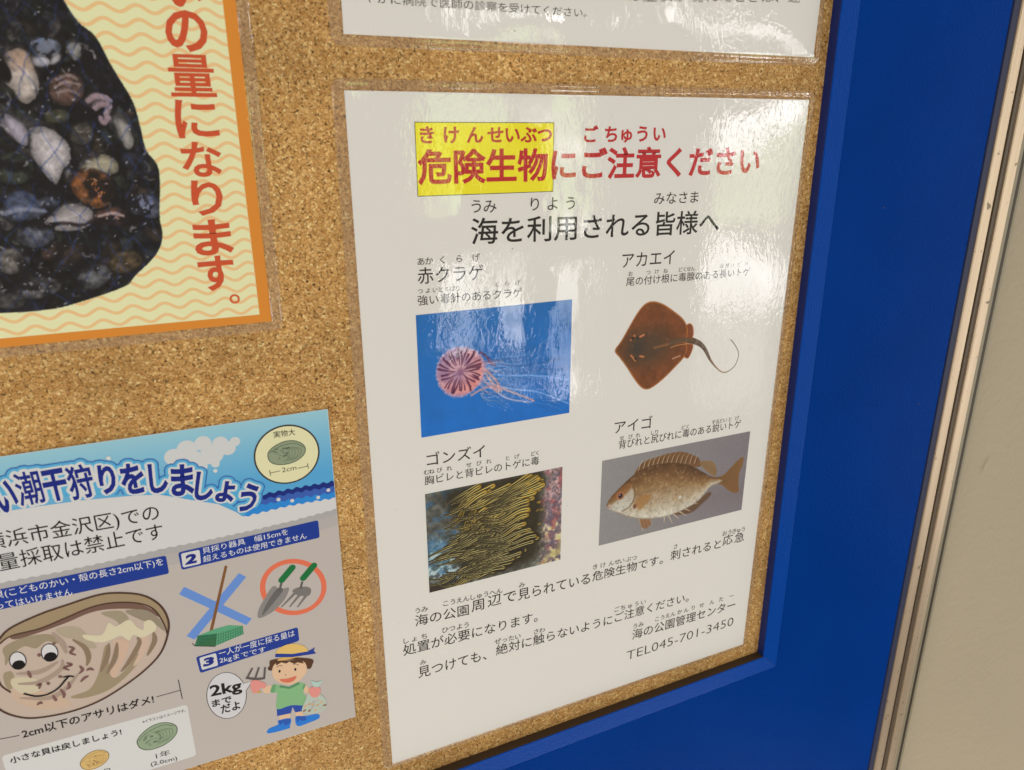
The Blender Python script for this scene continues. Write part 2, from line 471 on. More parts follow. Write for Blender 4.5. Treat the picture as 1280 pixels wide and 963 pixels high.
class Letters:
    def __init__(s, h): s.v = []; s.f = []; s.h = h

    def add(s, xy, f, h=None):
        n0 = len(s.v); h = s.h if h is None else h
        s.v += [(x, -h, z) for x, z in xy]
        s.f += [tuple(n0 + i for i in q) for q in f]

    def line(s, crop, body, bl, br, top, bold=0.0, ref=None, slant=0.0):
        """ink box of the line: bottom left, bottom right, top (above bottom left)"""
        v, f = glyphs(body, bold)
        a = np.array(crop(*bl)); b_ = np.array(crop(*br)); t = np.array(crop(bl[0], top))
        H = t[1] - a[1]
        x0, x1 = v[:, 0].min(), v[:, 0].max(); y0, y1 = v[:, 1].min(), v[:, 1].max()
        if ref:   # the box height belongs to the reference letters, not to the whole line
            rv, _ = glyphs(ref, bold); y0, y1 = rv[:, 1].min(), rv[:, 1].max()
        u = (v[:, 0] - x0) / (x1 - x0); w_ = (v[:, 1] - y0) / (y1 - y0)
        X = a[0] + u * (b_[0] - a[0]) + slant * H * w_; Z = a[1] + u * (b_[1] - a[1]) + w_ * H
        s.add(np.stack([X, Z], 1), f)

    def spaced(s, crop, body, centres, bl, br, hh, bold=0.0, cw=None):
        """single letters at given centres along the base line; hh = letter size in crop pixels"""
        a = np.array(crop(*bl)); b_ = np.array(crop(*br)); H = crop(bl[0], bl[1] - hh)[1] - a[1]
        for ch, cx in zip(body, centres):
            yy = bl[1] + (cx - bl[0]) / (br[0] - bl[0] + 1e-9) * (br[1] - bl[1])
            p = np.array(crop(cx, yy)); z0 = a[1] + (b_[1] - a[1]) * (p[0] - a[0]) / (b_[0] - a[0] + 1e-9)
            v, f = glyphs(ch, bold)
            full = glyphs('国', 0)[0]
            fy0, fy1 = full[:, 1].min(), full[:, 1].max(); fx0, fx1 = full[:, 0].min(), full[:, 0].max()
            Wd = H * (cw or 0.98)
            mx = (v[:, 0].min() + v[:, 0].max()) / 2
            X = p[0] + (v[:, 0] - mx) / (fx1 - fx0) * Wd; Z = z0 + (v[:, 1] - fy0) / (fy1 - fy0) * H * .96 + .07 * H
            s.add(np.stack([X, Z], 1), f, s.h + .008)

    def glyph(s, ch, c, wd, ht, rot=0.0, bold=0.0, h=None, shear=0.0):
        """one letter centred at board point c, ink box wd x ht mm, turned by rot"""
        v, f = glyphs(ch, bold)
        base, _ = glyphs(ch, 0.0)
        bx0, bx1, by0, by1 = base[:, 0].min(), base[:, 0].max(), base[:, 1].min(), base[:, 1].max()
        X = (v[:, 0] - (bx0 + bx1) / 2) / (bx1 - bx0) * wd; Z = (v[:, 1] - (by0 + by1) / 2) / (by1 - by0) * ht
        X = X + shear * Z
        ca, sa = math.cos(rot), math.sin(rot)
        s.add(np.stack([c[0] + X * ca - Z * sa, c[1] + X * sa + Z * ca], 1), f, h)

    def build(s, name, parent, mat, label=None):
        return link(name, mesh(name, s.v, s.f), mat, parent, label)


# ---- raster print: a photograph printed on the sheet, painted dot by dot
class Canvas:
    def __init__(s, x0, x1, z0, z1, res, color=(255, 255, 255)):
        s.x0, s.x1, s.z0, s.z1 = x0, x1, z0, z1
        s.w = int((x1 - x0) * res); s.h = int((z1 - z0) * res); s.res = res
        xs = np.linspace(x0, x1, s.w); zs = np.linspace(z0, z1, s.h)
        s.X, s.Z = np.meshgrid(xs, zs)
        s.a = np.ones((s.h, s.w, 3)) * np.array(color, float)

    def noise(s, size, seed=0, octaves=3, sx=1.0, rot=0.0):
        rng = np.random.default_rng(seed); out = np.zeros_like(s.X); amp = 1.0; tot = 0
        X = (s.X * math.cos(rot) + s.Z * math.sin(rot)) * sx; Z = -s.X * math.sin(rot) + s.Z * math.cos(rot)
        for o in range(octaves):
            g = rng.random((97, 97)); fx = X / size; fz = Z / size
            ix = np.floor(fx).astype(int); iz = np.floor(fz).astype(int); tx = fx - ix; tz = fz - iz
            tx = tx * tx * (3 - 2 * tx); tz = tz * tz * (3 - 2 * tz)
            a_ = g[iz % 97, ix % 97]; b_ = g[iz % 97, (ix + 1) % 97]; c_ = g[(iz + 1) % 97, ix % 97]; d_ = g[(iz + 1) % 97, (ix + 1) % 97]
            out += amp * ((a_ * (1 - tx) + b_ * tx) * (1 - tz) + (c_ * (1 - tx) + d_ * tx) * tz)
            tot += amp; amp *= .55; size /= 2.03
        return out / tot

    def blend(s, mask, color):
        color = np.asarray(color, float)
        s.a += (color - s.a) * mask[..., None]

    def _box(s, lo, hi):
        i0 = max(0, int((lo[1] - s.z0) * s.res) - 2); i1 = min(s.h, int((hi[1] - s.z0) * s.res) + 3)
        j0 = max(0, int((lo[0] - s.x0) * s.res) - 2); j1 = min(s.w, int((hi[0] - s.x0) * s.res) + 3)
        return slice(i0, max(i0, i1)), slice(j0, max(j0, j1))

    def sdf(s, pts):
        """signed distance (inside negative) to a polygon, mm, over the whole canvas"""
        P_ = np.array(pts, float); X, Z = s.X, s.Z
        d = np.full(X.shape, 1e9); ins = np.zeros(X.shape, bool)
        n = len(P_)
        for i in range(n):
            a_, b_ = P_[i], P_[(i + 1) % n]
            e = b_ - a_; L_ = e @ e + 1e-12
            t = np.clip(((X - a_[0]) * e[0] + (Z - a_[1]) * e[1]) / L_, 0, 1)
            d = np.minimum(d, (X - a_[0] - t * e[0]) ** 2 + (Z - a_[1] - t * e[1]) ** 2)
            c1 = (a_[1] > Z) != (b_[1] > Z)
            if abs(e[1]) > 1e-12:
                ins ^= c1 & (X < e[0] * (Z - a_[1]) / e[1] + a_[0])
        return np.sqrt(d) * np.where(ins, -1, 1)

    def poly(s, pts, color, alpha=1.0, soft=.2):
        P_ = np.array(pts, float); lo = P_.min(0) - soft; hi = P_.max(0) + soft
        sl = s._box(lo, hi)
        if sl[0].start >= sl[0].stop or sl[1].start >= sl[1].stop: return
        sub = Canvas.__new__(Canvas); sub.X = s.X[sl]; sub.Z = s.Z[sl]
        m_ = np.clip(.5 - sub.sdf(pts) / soft, 0, 1) * alpha
        s.a[sl] += (np.asarray(color, float) - s.a[sl]) * m_[..., None]

    def stroke(s, pts, width, color, alpha=1.0, soft=.15, taper=None):
        n = len(pts); soft = max(soft, .6 / s.res)
        P_ = np.array(pts, float); lo = P_.min(0) - width - soft; hi = P_.max(0) + width + soft
        sl = s._box(lo, hi)
        if sl[0].start >= sl[0].stop or sl[1].start >= sl[1].stop: return
        X = s.X[sl]; Z = s.Z[sl]; best = np.zeros(X.shape)
        for i in range(n - 1):
            a_, b_ = P_[i], P_[i + 1]; e = b_ - a_; L_ = e @ e + 1e-12
            t = np.clip(((X - a_[0]) * e[0] + (Z - a_[1]) * e[1]) / L_, 0, 1)
            d = np.sqrt((X - a_[0] - t * e[0]) ** 2 + (Z - a_[1] - t * e[1]) ** 2)
            wd = width / 2
            if taper is not None: wd = wd * taper((i + t) / (n - 1))
            best = np.maximum(best, np.clip((wd - d) / soft + .5, 0, 1) * np.minimum(1, wd * 2 / soft))
        s.a[sl] += (np.asarray(color, float) - s.a[sl]) * (best * alpha)[..., None]

    def ellipse(s, c, rx, ry, rot, color, alpha=1.0, soft=.2):
        sl = s._box((c[0] - rx - ry - soft, c[1] - rx - ry - soft), (c[0] + rx + ry + soft, c[1] + rx + ry + soft))
        if sl[0].start >= sl[0].stop or sl[1].start >= sl[1].stop: return
        X = s.X[sl] - c[0]; Z = s.Z[sl] - c[1]; ca, sa = math.cos(rot), math.sin(rot)
        x = (X * ca + Z * sa) / rx; z = (-X * sa + Z * ca) / ry
        r = np.sqrt(x * x + z * z); m_ = np.clip((1 - r) * min(rx, ry) / soft + .5, 0, 1) * alpha
        s.a[sl] += (np.asarray(color, float) - s.a[sl]) * m_[..., None]

    def build(s, name, h, parent, mat=None, label=None):
        me = bpy.data.meshes.new(name)
        n = s.w * s.h
        co = np.zeros((n, 3)); co[:, 0] = s.X.ravel() * MM; co[:, 1] = -h * MM; co[:, 2] = s.Z.ravel() * MM
        i = np.arange(s.h - 1)[:, None] * s.w + np.arange(s.w - 1)[None, :]
        q = np.stack([i, i + 1, i + s.w + 1, i + s.w], -1).reshape(-1, 4)
        me.vertices.add(n); me.vertices.foreach_set('co', co.ravel())
        me.loops.add(q.size); me.loops.foreach_set('vertex_index', q.ravel().astype(np.int32))
        me.polygons.add(len(q)); me.polygons.foreach_set('loop_start', np.arange(0, q.size, 4, dtype=np.int32))
        me.update(calc_edges=True)
        ca = me.color_attributes.new('ink', 'FLOAT_COLOR', 'POINT')
        arr = np.ones((n, 4), np.float32); arr[:, :3] = ink_np(s.a.reshape(-1, 3))
        ca.data.foreach_set('color', arr.ravel())
        return link(name, me, mat or M_print, parent, label)


def rect(x0, x1, z0, z1): return [(x0, z0), (x1, z0), (x1, z1), (x0, z1)]


def round_rect(x0, x1, z0, z1, r, n=6):
    out = []
    for cx, cz, a0 in ((x1 - r, z1 - r, 0), (x0 + r, z1 - r, 90), (x0 + r, z0 + r, 180), (x1 - r, z0 + r, 270)):
        for k in range(n + 1):
            t = math.radians(a0 + 90 * k / n); out.append((cx + r * math.cos(t), cz + r * math.sin(t)))
    return out


def quad_round(pts, r=0.6, n=4):
    """rounded corners on any convex quad given in order"""
    out = []; P_ = [np.array(p, float) for p in pts]
    for i in range(len(P_)):
        a_, b_, c_ = P_[i - 1], P_[i], P_[(i + 1) % len(P_)]
        p = b_ + (a_ - b_) / np.linalg.norm(a_ - b_) * r; q = b_ + (c_ - b_) / np.linalg.norm(c_ - b_) * r
        for k in range(n + 1):
            t = k / n; out.append(tuple((1 - t) ** 2 * p + 2 * t * (1 - t) * b_ + t * t * q))
    return out


def sheet(name, x0, x1, z0, z1, h, parent, mat, t=0.14, corner=0.0, lift=None):
    """a sheet of paper with thickness t"""
    me = box_mesh(name, x0, x1, -h, -(h - t), z0, z1)
    return link(name, me, mat, parent)


def film(parent, x0, x1, z0, z1, px0, px1, pz0, pz1, seed, h=0.42, amp=0.21, lifts=()):
    """laminating film: a waved sheet with rounded corners and its edge welded down to the cork side"""
    def ticks(a, b_, pa, pb, n):
        t = list(np.linspace(a + 2.0, b_ - 2.0, n)) + [a, a + .25, a + .6, a + 1.2, b_, b_ - .25, b_ - .6, b_ - 1.2]
        for p in (pa, pb):
            t += [p - .9, p - .45, p, p + .35, p + .8]
        t = sorted(v for v in t if a <= v <= b_); out = [t[0]]
        for v in t[1:]:
            if v - out[-1] > .08: out.append(v)
        return out
    xs = ticks(x0, x1, px0, px1, 90); zs = ticks(z0, z1, pz0, pz1, 120)
    rng = random.Random(seed)
    waves = [(rng.uniform(.05, .16), rng.uniform(-.035, .035), rng.uniform(0, 6.28), rng.uniform(.3, 1)) for _ in range(4)] + \
            [(rng.uniform(-.05, .05), rng.uniform(.03, .09), rng.uniform(0, 6.28), rng.uniform(.2, .6)) for _ in range(3)]
    sm = lambda t: 0 if t < 0 else 1 if t > 1 else t * t * (3 - 2 * t)
    R = 3.5
    v = []; hz = []
    for z in zs:
        for x in xs:
            X, Z = x, z
            cx = min(max(x, x0 + R), x1 - R); cz = min(max(z, z0 + R), z1 - R)
            dx, dz = x - cx, z - cz
            edge = min(x - x0, x1 - x, z - z0, z1 - z)
            if dx and dz:
                mxx = max(abs(dx), abs(dz)); rr = math.hypot(dx, dz)
                X = cx + dx * mxx / rr; Z = cz + dz * mxx / rr
                edge = R - mxx
            wv = sum(a_ * math.sin(kx * X + kz * Z + ph) for kx, kz, ph, a_ in waves) / 3.2
            ins = min(sm((X - px0 + .9) / 1.2), sm((px1 + .9 - X) / 1.2), sm((Z - pz0 + .9) / 1.2), sm((pz1 + .9 - Z) / 1.2))
            hh = h - .16 * (1 - ins) + amp * .5 * (1 + wv) * sm(edge / 14)
            for (lx, lz, lr, la) in lifts:
                d2 = ((X - lx) ** 2 + (Z - lz) ** 2) / (lr * lr)
                hh += la * math.exp(-d2)
            hh -= (hh - .06) * .75 * (1 - sm(edge / .6))
            v.append((X, -hh, Z)); hz.append(.004 + .24 * (1 - ins))
    nx = len(xs)
    f = [(j * nx + i, j * nx + i + 1, (j + 1) * nx + i + 1, (j + 1) * nx + i) for j in range(len(zs) - 1) for i in range(nx - 1)]
    me = mesh('laminate_film', v, f)
    for p in me.polygons: p.use_smooth = True
    hb_ = me.attributes.new('haze', 'FLOAT', 'POINT'); hb_.data.foreach_set('value', hz)
    return link('laminate_film', me, M_film, parent)


# ================================================================== the setting: board, rail, wall
TH = math.radians(0.80)      # the board frame stands square; the notices hang turned by this much


def fr(x, z):                # frame coordinates -> board coordinates
    return (x * math.cos(TH) - z * math.sin(TH), x * math.sin(TH) + z * math.cos(TH))


def prism(name, outline, y0, y1, mat, parent, bevel=0.0, label=None):
    """extrude an outline given in frame coordinates from depth y0 to y1 (mm, negative = towards viewer)"""
    import bmesh
    bm = bmesh.new()
    a_ = [bm.verts.new(Vector((*fr(*p),)).to_3d()) for p in outline]
    for v, p in zip(a_, outline):
        q = fr(*p); v.co = Vector((q[0], y1, q[1])) * MM
    f = bm.faces.new(a_)
    r = bmesh.ops.extrude_face_region(bm, geom=[f])
    for g in r['geom']:
        if isinstance(g, bmesh.types.BMVert): g.co.y = y0 * MM
    bmesh.ops.recalc_face_normals(bm, faces=bm.faces[:])
    if bevel: bmesh.ops.bevel(bm, geom=bm.edges[:], offset=bevel * MM, segments=2, affect='EDGES', profile=.5)
    me = bpy.data.meshes.new(name); bm.to_mesh(me); bm.free()
    return link(name, me, mat, parent, label)


BLUE = ink(9, 47, 108)
M_blue = flat_mat('blue_gloss_paint', ink(2, 46, 114), 0.3, 0.006, bump=.25, bscale=900, var=.22, vscale=9)
M_blue_lit = flat_mat('lit_blue_moulding', ink(5, 56, 130), 0.3, 0.01, bump=.3, bscale=800, var=.06, vscale=20)  # lighter than the panel: light caught by the slope is put into the colour
M_brown = flat_mat('dark_stained_edge', ink(62, 46, 30), 0.6, 0.3, bump=.3, bscale=500)
M_blue_shade = flat_mat('shaded_blue_reveal', ink(10, 28, 78), 0.45, 0.3, bump=.2, bscale=500)  # frame blue darkened: the shade inside the recess is part of this colour
M_wall = flat_mat('painted_plaster_wall', ink(156, 140, 116), 0.8, 0.2, bump=.5, bscale=260, var=.05, vscale=9)


def alu_mat():
    mt, N, L, b = new_mat('anodised_aluminium')
    b.inputs['Metallic'].default_value = .55
    b.inputs['Roughness'].default_value = .38
    tc = N.new('ShaderNodeTexCoord'); mp = N.new('ShaderNodeMapping'); mp.inputs['Scale'].default_value = (900, 900, 12)
    nz = N.new('ShaderNodeTexNoise'); nz.inputs['Scale'].default_value = 1; nz.inputs['Detail'].default_value = 2
    L.new(tc.outputs['Object'], mp.inputs['Vector']); L.new(mp.outputs[0], nz.inputs['Vector'])
    rp = N.new('ShaderNodeValToRGB'); e = rp.color_ramp.elements
    e[0].position = .3; e[0].color = (.46, .355, .26, 1); e[1].position = .7; e[1].color = (.56, .45, .34, 1)
    L.new(nz.outputs['Fac'], rp.inputs[0])
    # grime spots and scuffs
    n2 = N.new('ShaderNodeTexNoise'); n2.inputs['Scale'].default_value = 160; n2.inputs['Detail'].default_value = 4; n2.inputs['Distortion'].default_value = 1.5
    L.new(tc.outputs['Object'], n2.inputs['Vector'])
    mr = N.new('ShaderNodeMapRange'); mr.inputs['From Min'].default_value = .66; mr.inputs['From Max'].default_value = .72
    L.new(n2.outputs['Fac'], mr.inputs['Value'])
    mx = N.new('ShaderNodeMix'); mx.data_type = 'RGBA'; mx.inputs[7].default_value = (.16, .12, .08, 1)
    L.new(mr.outputs[0], mx.inputs[0]); L.new(rp.outputs[0], mx.inputs[6]); L.new(mx.outputs[2], b.inputs['Base Color'])
    return mt


M_alu = alu_mat()
M_gasket = flat_mat('dark_rubber_gasket', (.035, .03, .027), .6, .3)
M_strip = flat_mat('dull_violet_blue_edge', ink(44, 46, 66), .5, .12, var=.1, vscale=30)

board = empty('notice_board', 'cork notice board in a blue painted frame, carrying all the notices', 'notice board')
CX, CZ = 217.7, -309.4          # corner of the visible cork (frame coordinates)
cork = prism('cork_sheet', [(-330, CZ - 4), (CX + 4, CZ - 4), (CX + 4, 160), (-330, 160)], 0, 6, M_cork, board)
D = 5.0                          # depth of the recess
prism('reveal', [(CX, CZ - .3), (CX + .3, CZ - .3), (CX + .3, 160), (CX, 160)], -D + .35, .6, M_blue_shade, board, label='blue inner edge on the right of the recessed cork, its shade painted in')
prism('reveal', [(-330, CZ - .3), (CX - .02, CZ - .3), (CX - .02, CZ), (-330, CZ)], -D + .35, .6, M_brown, board, label='dark brown inner edge below the recessed cork')


def moulding(name, a0, a1, b0, b1, mat, label):
    """sloping strip: inner line a0-a1 at the lip, outer line b0-b1 on the panel face"""
    lo = 3.2
    pts = [(a0, -D), (a1, -D), (b1, -lo), (b0, -lo)]
    v = [(fr(*p)[0], y, fr(*p)[1]) for p, y in pts] + [(fr(*p)[0], 3.0, fr(*p)[1]) for p, y in pts]
    f = [(0, 1, 2, 3), (7, 6, 5, 4), (0, 4, 5, 1), (1, 5, 6, 2), (2, 6, 7, 3), (3, 7, 4, 0)]
    import bmesh
    me = mesh(name, v, f); bm = bmesh.new(); bm.from_mesh(me); bmesh.ops.recalc_face_normals(bm, faces=bm.faces[:])
    bmesh.ops.bevel(bm, geom=[e for e in bm.edges if e.verts[0].co.y < -.002 and e.verts[1].co.y < -.002], offset=.25 * MM, segments=2, affect='EDGES', profile=.5)
    bm.to_mesh(me); bm.free()
    return link(name, me, mat, board, label)


W_ = 13.2
moulding('frame_moulding', (CX + .32, 160), (CX + .32, CZ - .32), (CX + W_, 160), (CX + W_, CZ - W_), M_blue_lit, 'upright blue moulding right of the cork')
moulding('frame_moulding', (CX + .29, CZ - .35), (-330, CZ - .35), (CX + W_ - .05, CZ - W_ - .03), (-330, CZ - W_ - .03), M_blue_lit, 'level blue moulding below the cork')
PE = 332.0
prism('surround_panel', [(CX + W_ + .05, 160), (CX + W_ + .05, CZ - W_), (PE, CZ - W_), (PE, 160)], -3.15, 3, M_blue, board, label='tall blue panel right of the cork')
prism('surround_panel', [(-330, CZ - W_ - .1), (-330, -620), (PE, -620), (PE, CZ - W_ - .02), (CX + W_, CZ - W_ - .02)], -3.15, 3, M_blue, board, label='blue panel below the cork')

for k, (u_, v_) in enumerate(((767, 903), (1105, 260), (1148, 505))):
    s0 = None
    q0 = on_board(u_, v_, 3.17)
    vv = [(q0[0] + (1.6, .9, -.4, -1.4, -.9, .5)[i_] * (1, .5, .6)[k], -3.17, q0[1] + (.1, .5, .35, .0, -.3, -.35)[i_] * (1, .5, .4)[k]) for i_ in range(6)]
    link('paint_chip', mesh('paint_chip', vv, [(0, 1, 2, 3, 4, 5)]), M_brown, board)

rail = empty('sliding_door_rail', 'aluminium rail with two dark grooves between the blue panel and the beige wall', 'rail')
prism('edge_strip', [(PE + .9, -620), (PE + 5.6, -620), (PE + 5.6, 160), (PE + .9, 160)], -3.6, 3, M_strip, rail, bevel=.3)
prism('backing', [(PE - 1, -620), (PE + 40, -620), (PE + 40, 160), (PE - 1, 160)], 1.0, 5, M_gasket, rail)
M_bronze = flat_mat('dark_bronze_groove', (.030, .021, .013), .5, .2)
M_rib = flat_mat('grey_brown_rib', (.085, .062, .042), .5, .3)
M_lip = flat_mat('dull_grey_lip', ink(122, 110, 88), .5, .3, var=.06, vscale=30)
for x0, x1, y in ((PE + 6.2, PE + 13.6, -4.2), (PE + 19.9, PE + 27.6, -4.2)):
    prism('track_face', [(x0, -620), (x1, -620), (x1, 160), (x0, 160)], y, 3, M_alu, rail, bevel=.5)
prism('groove', [(PE + 13.62, -620), (PE + 19.88, -620), (PE + 19.88, 160), (PE + 13.62, 160)], -1.2, 3, M_bronze, rail)
prism('groove_rib', [(PE + 16.2, -620), (PE + 18.8, -620), (PE + 18.8, 160), (PE + 16.2, 160)], -3.4, 2.5, M_rib, rail, bevel=.3)
prism('outer_lip', [(PE + 27.7, -620), (PE + 31.0, -620), (PE + 31.0, 160), (PE + 27.7, 160)], -3.6, 2.5, M_lip, rail, bevel=.2)
prism('gasket', [(PE + 31.1, -620), (PE + 34.2, -620), (PE + 34.2, 160), (PE + 31.1, 160)], -3.2, 2.5, M_bronze, rail, bevel=.3)
prism('wall_flange', [(PE + 34.3, -620), (PE + 36.4, -620), (PE + 36.4, 160), (PE + 34.3, 160)], -3.2, 2.5, M_lip, rail, bevel=.2)

wall_out = [(PE + 20, -620), (PE + 620, -620), (PE + 620, 300), (PE + 20, 300)]
wl = prism('wall', wall_out, 6, 40, M_wall, None)
wl['kind'] = 'structure'; wl['label'] = 'beige plastered wall right of the aluminium rail'

arc = [on_board(*q, h=-6) for q in ((1238, 569), (1232, 576), (1228, 585), (1226, 593))]
fv, ff = [], []
for i_, (x_, z_) in enumerate(arc):
    wd = (.25, .8, 1.0, .5)[i_]; ht = (.1, .55, .8, .3)[i_]
    fv += [(x_ - wd, 6.0, z_), (x_, 6.0 - ht, z_ - .2), (x_ + wd, 6.0, z_)]
for i_ in range(3):
    a_ = 3 * i_; ff += [(a_, a_ + 3, a_ + 4, a_ + 1), (a_ + 1, a_ + 4, a_ + 5, a_ + 2)]
link('plaster_blister', mesh('plaster_blister', fv, ff), M_wall, wl)

# ================================================================== the danger notice (A4, laminated)
inkm = {}


def ink_mat(name, rgb, mat_rough=.5):
    if name not in inkm: inkm[name] = flat_mat(name, ink(*rgb), mat_rough, .2)
    return inkm[name]


M_black = ink_mat('black_ink', (34, 27, 24))
M_red = ink_mat('red_ink', (178, 36, 40))
HP = 0.16                     # face of the paper above the cork
notice = empty('danger_notice', 'white laminated notice with red heading on a yellow box and four sea creature pictures', 'notice')
sheet('paper', 0, 210, -297, 0, HP, notice, M_paper)

s = Shapes(HP + .01)
x0, z1 = cA(97, 70); x1, z0 = cA(1018, 530)
s.poly(rect(x0 - .15, x1 + .15, z0 - .15, z1 + .15), ink(70, 62, 40))
s.poly(rect(x0 + .12, x1 - .12, z0 + .12, z1 - .12), ink(233, 208, 38))
s.build('yellow_heading_box', notice)
t = Letters(HP + .04)
t.line(cA, '危険生物にご注意ください', (119, 492), (2388, 425), 247, bold=.027)
t.spaced(cA, 'きけんせいぶつ', [182, 343, 500, 635, 750, 857, 962], (130, 220), (1010, 213), 116, bold=.028)
t.spaced(cB, 'ごちゅうい', [98, 230, 334, 438, 552], (57, 214), (595, 205), 110, bold=.028)
t.build('red_heading', notice, M_red)
t = Letters(HP + .04)
t.line(cA, '海を利用される皆様へ', (474, 886), (2121, 806), 708, bold=.010, ref='海')
t.spaced(cA, 'うみ', [508, 600], (470, 682), (645, 680), 92, bold=.003)
t.spaced(cA, 'りよう', [897, 1015, 1135], (865, 668), (1170, 658), 92, bold=.003)
t.spaced(cB, 'みなさま', [552, 632, 710, 785], (518, 625), (820, 612), 82, bold=.003)
t.build('black_subheading', notice, M_black)

TB = .003


def caption(name, main, furi):
    t = Letters(HP + .04)
    for a_ in main: t.line(*a_[:5], bold=a_[5] if len(a_) > 5 else TB, ref=a_[6] if len(a_) > 6 else None)
    for a_ in furi: t.spaced(*a_, bold=.004)
    return t.build(name, notice, M_black)


caption('jellyfish_caption', [(cC, '赤クラゲ', (118, 243), (555, 215), 132), (cC, '強い毒針のあるクラゲ', (118, 386), (812, 328), 318)],
        [(cC, 'あかくらげ', [140, 195, 281, 395, 508], (112, 122), (530, 90), 52),
         (cC, 'つよいどくばり', [135, 187, 235, 275, 312, 348, 385], (118, 310), (400, 288), 36),
         (cC, 'くらげ', [645, 713, 785], (635, 266), (800, 248), 34)])
caption('stingray_caption', [(cD, 'アカエイ', (198, 187), (545, 160), 92), (cD, '尾の付け根に毒腺のある長いトゲ', (225, 310), (1050, 238), 250)],
        [(cD, 'おつけねどくせんながいとげ', [255, 373, 430, 488, 588, 615, 642, 670, 862, 898, 932, 975, 1028], (255, 245), (1028, 178), 33)])
caption('catfish_caption', [(cE, 'ゴンズイ', (72, 228), (460, 165), 140), (cE, '胸ビレと背ビレのトゲに毒', (58, 356), (820, 216), 296)],
        [(cE, 'むねびれせびれとげどく', [70, 105, 157, 222, 352, 420, 485, 610, 673, 780, 808], (55, 290), (820, 155), 33)])
caption('rabbitfish_caption', [(cF, 'アイゴ', (148, 225), (398, 185), 142), (cF, '背びれと尻びれに毒のある鋭いトゲ', (175, 330), (988, 184), 272)],
        [(cF, 'せびれしりどくするどいとげ', [197, 255, 305, 402, 428, 607, 635, 808, 833, 860, 885, 918, 965], (190, 272), (980, 134), 30)])
t = Letters(HP + .04)
f_ = dict(bold=TB)
t.line(cG, '海の公園', (155, 445), (512, 365), 370, **f_)
t.spaced(cG, '周', [572], (535, 350), (610, 336), 76, **f_)
t.spaced(cG, '辺', [683], (645, 318), (720, 302), 76, **f_)
t.spaced(cG, 'で', [785], (745, 296), (825, 278), 78, **f_)
t.line(cG, '見られている', (838, 272), (1318, 158), 197, bold=TB, ref='見')
t.line(cH, '危険生物です。', (160, 412), (630, 292), 347, bold=TB, ref='危')
t.line(cH, '刺されると', (680, 272), (1015, 188), 207, bold=TB, ref='刺')
t.spaced(cH, '応急', [1060, 1137], (1030, 176), (1165, 147), 64, **f_)
t.line(cG, '処置が必要になります。', (75, 642), (970, 410), 567, bold=TB, ref='処')
t.line(cG, '見つけても、', (175, 790), (630, 665), 716, bold=TB, ref='見')
t.line(cG, '絶対に触らないように', (693, 637), (1466, 427), 568, bold=TB, ref='絶')
t.line(cH, 'ご注意ください。', (310, 682), (802, 540), 622, bold=TB, ref='ご')
t.line(cH, '海の公園管理センター', (425, 800), (1110, 592), 735, bold=TB, ref='海')
t.line(cH, 'TEL045-701-3450', (388, 935), (1098, 700), 880, bold=-.012, ref='T')
for a_ in [(cG, 'うみ', [172, 218], (155, 362), (240, 343), 38),
           (cG, 'こうえんしゅうへん', [358, 405, 450, 495, 540, 583, 625, 670, 715], (345, 313), (735, 222), 38),
           (cG, 'み', [865], (845, 190), (890, 180), 36),
           (cH, 'きけんせいぶつ', [180, 232, 288, 325, 358, 400, 440], (165, 335), (455, 268), 34),
           (cH, 'さ', [715], (700, 197), (730, 190), 30), (cH, 'おうきゅう', [1042, 1075, 1105, 1135, 1165], (1030, 110), (1183, 75), 32),
           (cG, 'しょち', [95, 150, 215], (80, 562), (235, 525), 38), (cG, 'ひつよう', [355, 400, 450, 495], (340, 490), (512, 450), 38),
           (cG, 'み', [208], (190, 704), (228, 694), 33), (cG, 'ぜったい', [705, 750, 795, 838], (695, 564), (858, 525), 36),
           (cG, 'さわ', [960, 1000], (945, 500), (1018, 482), 34), (cH, 'ごちゅうい', [325, 365, 412, 455, 500], (312, 617), (515, 562), 33),
           (cH, 'うみ', [445, 485], (432, 730), (500, 710), 33),
           (cH, 'こうえんかんりせんたー', [592, 628, 662, 698, 742, 785, 832, 888, 957, 1018, 1088], (577, 682), (1105, 518), 31)]:
    t.spaced(*a_, bold=.004)
t.build('closing_text', notice, M_black)

# --- jellyfish picture
J = Crop(500, 300, 889 / 240)
x0, x1, z0, z1 = 21.6, 90.7, -132.8, -81.0
c = Canvas(x0, x1, z0, z1, 5.0)
g = (c.Z - z0) / (z1 - z0)
n = c.noise(9, 3, 4)[..., None]
c.a = (np.array([28, 98, 160]) * g[..., None] + np.array([18, 102, 180]) * (1 - g[..., None])) * (.93 + .14 * n)
ctr = np.array(J(280, 610)); rj = (J(395, 610)[0] - J(168, 610)[0]) / 2
rng = random.Random(4)
for k in range(16):      # long trailing tentacles
    y = 520 + k * 15 + rng.uniform(-8, 8); pts = []
    for q in range(7):
        tt = q / 6; pts.append(J(370 + tt * rng.uniform(380, 420), y + (rng.uniform(-10, 10) + (y - 600) * .35) * tt + 10 * math.sin(tt * 5 + k)))
    c.stroke(curve(pts), .25, (120, 160, 205) if k % 3 else (44, 66, 130), alpha=.30)
